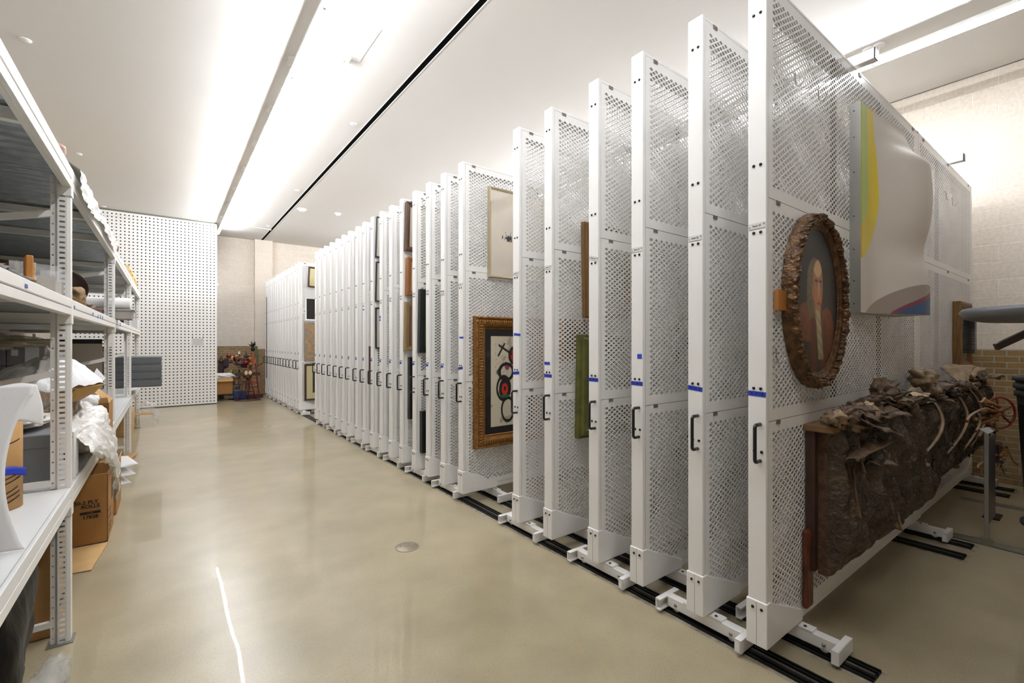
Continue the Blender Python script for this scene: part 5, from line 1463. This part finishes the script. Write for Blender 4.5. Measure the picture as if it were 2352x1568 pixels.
# ------------------------------------------------------------------ right hand side
# aluminium stand with side board
t = thing('metal_upright', 'slim aluminium upright bar bolted to the low floor angle', 'stand', (4.69, .585, 0))
b = MB(); b.box((-.005,-.012,.0),(.005,.012,.83)); b.build('bar', M_alu, t, bevel=.002)
b = MB(); b.box((-.016,-.03,.0),(.0,.03,.05)); b.build('bracket', M_steel, t)
b = MB(); b.box((.06,-.006,.14),(.34,.006,.76)); b.build('side_sheet', mat('smoked_sheet', rgb(70,66,58), .3), t)
b = MB(); b.bar((.012,0,.70),(.07,0,.70),.01,.01); b.bar((.012,0,.2),(.07,0,.2),.01,.01); b.build('spacer', M_steel, t)
b = MB(); b.add([(-.008,-.04,.825),(-.008,-.01,.85),(-.008,.04,.83),(-.008,-.01,.80)], [(0,1,2,3)]); b.build('paper_tag', M_sign, t, solid=.001)
# rope and dowel sculpture with a red wheel
t = thing('rope_sculpture', 'sculpture of honey-coloured dowels and knotted ropes with a red spoked wheel', 'sculpture', (5.75, .66, 0))
ctr = PX(2268, 950, Y=.64); ct2 = PX(2292, 1040, Y=.62)
def loc(px, py, Y): p = PX(px, py, Y=Y); return (p[0]-5.75, p[1]-.66, p[2])
rnd = random.Random(14)
c1 = loc(2268, 948, .64); c2 = loc(2290, 1035, .62)
for i in range(13):
    a = rnd.uniform(-.5,.5); L_ = rnd.uniform(.10,.17); cz = c1[2]+rnd.uniform(-.08,.09); cx = c1[0]+rnd.uniform(-.05,.08); cy_ = c1[1]+rnd.uniform(-.05,.03)
    b = MB(); d_ = Vector((.80,-.58,a)).normalized(); b.tube([Vector((cx,cy_,cz))-d_*L_/2, Vector((cx,cy_,cz))+d_*L_/2], rnd.uniform(.008,.015), 8); b.build('dowel', M_rod, t)
for i in range(13):
    a = rnd.uniform(-.4,.3); L_ = rnd.uniform(.08,.17); cz = c2[2]+rnd.uniform(-.10,.10); cx = c2[0]+rnd.uniform(-.08,.10)
    b = MB(); d_ = Vector((.80,-.58,a)).normalized(); b.tube([Vector((cx,c2[1],cz))-d_*L_/2, Vector((cx,c2[1],cz))+d_*L_/2], rnd.uniform(.008,.018), 8); b.build('dowel', M_rod if i % 3 else M_darkwood, t)
def rope(pts, name='rope'):
    P_ = [loc(*q) for q in pts]; out = []
    for i in range(len(P_)-1):
        for k in range(4):
            s_ = k/4; p0 = Vector(P_[max(i-1,0)]); p1 = Vector(P_[i]); p2 = Vector(P_[i+1]); p3 = Vector(P_[min(i+2,len(P_)-1)])
            out.append(.5*((2*p1)+(p2-p0)*s_+(2*p0-5*p1+4*p2-p3)*s_*s_+(3*p1-p0-3*p2+p3)*s_**3))
    out.append(Vector(P_[-1]))
    b = MB(); b.tube(out, .0075, 8); o = b.build(name, M_rope, t)
    b = MB(); d_ = (out[-1]-out[-2]).normalized(); b.tube([out[-1]-d_*.004, out[-1]+d_*.014], .0082, 8); b.build('red_rope_end', M_red, t)
rope([(2278,942,.62),(2262,938,.62),(2240,947,.62),(2228,955,.62),(2221,966,.62)])
rope([(2248,950,.62),(2251,965,.62),(2248,980,.62),(2241,989,.62)])
rope([(2278,946,.62),(2287,960,.62),(2285,975,.62),(2290,988,.62)])
rope([(2256,983,.62),(2255,992,.62),(2249,1003,.62)])
rope([(2281,925,.61),(2293,937,.61),(2303,950,.61),(2308,960,.61)])
rope([(2330,948,.61),(2318,954,.61),(2306,952,.61),(2300,945,.61)])
rope([(2262,914,.61),(2258,920,.61),(2250,925,.61)])
for (x_, y_, dx, dy) in ((2262,1045,-16,30),(2276,1050,-4,45),(2288,1052,6,36),(2300,1048,8,30),(2312,1030,24,36),(2296,1058,18,36),(2268,1060,6,38),(2306,1050,-4,26)):
    rope([(x_,y_,.62),(x_+dx*.2+4,y_+dy*.4,.62),(x_+dx*.7-3,y_+dy*.75,.62),(x_+dx,y_+dy,.62)])
wc = Vector(loc(2296, 948, .62)); R_ = .13
ru = Vector((.80,-.60,0)); 
b = MB(); b.tube([wc+ru*R_*math.cos(a)+Vector((0,0,R_*math.sin(a))) for a in [i*2*PI/48 for i in range(48)]], .009, 8, close=True)
for i in range(5):
    a = .5+i*2*PI/5; b.tube([wc, wc+ru*R_*math.cos(a)+Vector((0,0,R_*math.sin(a)))], .007, 6)
b.tube([wc-Vector((0,.02,0)), wc+Vector((0,.02,0))], .022, 12); b.build('red_wheel', M_red, t)
b = MB(); b.bar(wc+Vector((.02,.03,-.16)), Vector((c2[0]+.1, c2[1]+.06, .02)), .012, .012); b.bar(Vector((c1[0],c1[1],c1[2])), Vector((c2[0], c2[1]+.03, .02)), .014, .014); b.build('support_rod', M_black, t)
b = MB(); b.box((c2[0]-.05, c2[1]-.02, 0),(c2[0]+.13, c2[1]+.08,.012)); b.build('base_plate', M_black, t)
b = MB(); b.box((c1[0]-.05,c1[1]-.02,c1[2]-.03),(c1[0]+.07,c1[1]+.03,c1[2]-.01)); b.box((c2[0]-.07,c2[1]-.02,c2[2]-.06),(c2[0]+.09,c2[1]+.04,c2[2]+.06)); b.build('wood_core', M_darkwood, t)
# blue container behind
p = PX(2330, 1130, Z=0)
t = thing('blue_container', 'tall navy blue container with a grey lid at the right edge', 'container', (6.42, .28, 0))
b = MB(); b.box((-.02,-.2,.0),(.3,.16,.52)); b.build('body', M_bluecrate, t, bevel=.01)
b = MB(); b.box((-.03,-.21,.52),(.31,.17,.55)); b.build('lid', M_clip, t, bevel=.006)
b = MB(); b.box((.02,-.15,.55),(.2,.1,.56)); o = b.build('red_tray', M_red, loc=(6.42,.28,0.001)); tag(o, 'thin red tray on the lid of the navy blue container', 'tray')
b = MB(); b.tube([(6.80,.44,0),(6.80,.45,.75),(6.79,.47,1.14),(6.81,.25,1.13),(6.81,.27,.0)], .005, 6)
tag(b.build('yellow_wire_frame', M_yellow), 'thin yellow wire frame against the brick wall at the right edge', 'wire frame')
# bin on dolly
t = thing('trash_bin', 'tall charcoal plastic bin with a ridged rim at the right edge', 'bin', (4.98, .21, 0))
b = MB(); b.lathe([(0,.17),(.21,.17),(.255,1.06),(.27,1.07),(.27,1.10),(.26,1.105),(.26,1.12),(.275,1.125),(.275,1.155),(.262,1.16),(.262,1.175),(.28,1.18),(.28,1.21),(.265,1.21),(.255,1.05),(.2,.18)], n=44); b.build('body', M_bin, t)
b = MB(); b.lathe([(0,.15),(.24,.15),(.24,.17),(0,.17)], n=30); b.build('dolly', M_bin, t)
for a in (2.5, 4.2, .6, 5.6):
    cx, cy_ = .20*math.cos(a), .20*math.sin(a)
    b = MB(); b.lathe([(.045,-.012),(.055,-.012),(.058,0),(.055,.012),(.045,.012)], (cx,cy_,.06), 20, 'Y'); b.build('wheel', M_wheelr, t)
    b = MB(); b.box((cx-.012,cy_-.02,.06),(cx+.012,cy_+.02,.15)); b.build('fork', M_steel, t)
# rolling stand with grey tray (mostly outside the frame)
t = thing('rolling_stand', 'rolling stand with a grey rounded tray and caster at the right edge', 'stand', (0,0,0))
pa = PX(2277, 716, Y=.24); cw = (4.22, .30)
d0 = Vector((CS,-SN,0))      # roughly across the view
tr = Vector((pa[0], pa[1], 0))+d0*.26
b = MB(); b.lathe([(0,-.008),(.20,-.010),(.245,.0),(.26,.022),(.25,.034),(.0,.036)], (tr.x, tr.y, pa[2]-.016), 40); b.build('tray', M_bin if False else mat('mid_grey_plastic', rgb(88,88,90), .4), t)
ps = tr+d0*.0
b = MB(); b.tube([(ps.x,ps.y,pa[2]-.02),(ps.x,ps.y,.12)], .018, 12); b.build('pole', M_steel, t)
q0 = PX(2287, 797, Y=.26)
b = MB(); 
v0 = Vector(q0); v1 = v0+d0*.11+Vector((0,0,.05)); v2 = v0+d0*.24+Vector((0,0,.085))
b.bar(v0, v1, .012, .022); b.bar(v1, v2, .012, .022); b.build('curved_arm', M_darkwood, t)
for k in range(4):
    a = .5+k*PI/2; L_ = .34
    e = Vector((ps.x+L_*math.cos(a), ps.y+L_*math.sin(a), .12)) if k != 2 else Vector((cw[0], cw[1], .12))
    b = MB(); b.bar((ps.x,ps.y,.12), e, .03, .02); b.build('base_leg', M_steel, t)
    wr = .058
    M_ = Matrix.Rotation(-YAW+.1, 4, 'Z')
    b = MB(); b.lathe([(.0,-.010),(wr*.55,-.010),(wr*.6,-.014),(wr*.9,-.014),(wr,-.006),(wr,.006),(wr*.9,.014),(wr*.6,.014),(0,.01)], (e.x,e.y,wr+.001), 30, 'Y', M_); c_ = b.build('caster_wheel', M_wheelr, t)
    b = MB(); b.lathe([(0,-.018),(.010,-.018),(.012,-.010)], (e.x,e.y,wr+.001), 14, 'Y', M_); b.build('axle', M_steel, c_)
    b = MB(); b.box((-.012,-.02,.0),(.012,-.017,.06), Matrix.Translation((e.x,e.y,wr)) @ M_); b.box((-.03,-.02,.055),(.03,.02,.062), Matrix.Translation((e.x,e.y,wr)) @ M_); b.build('fork', M_steel, c_)
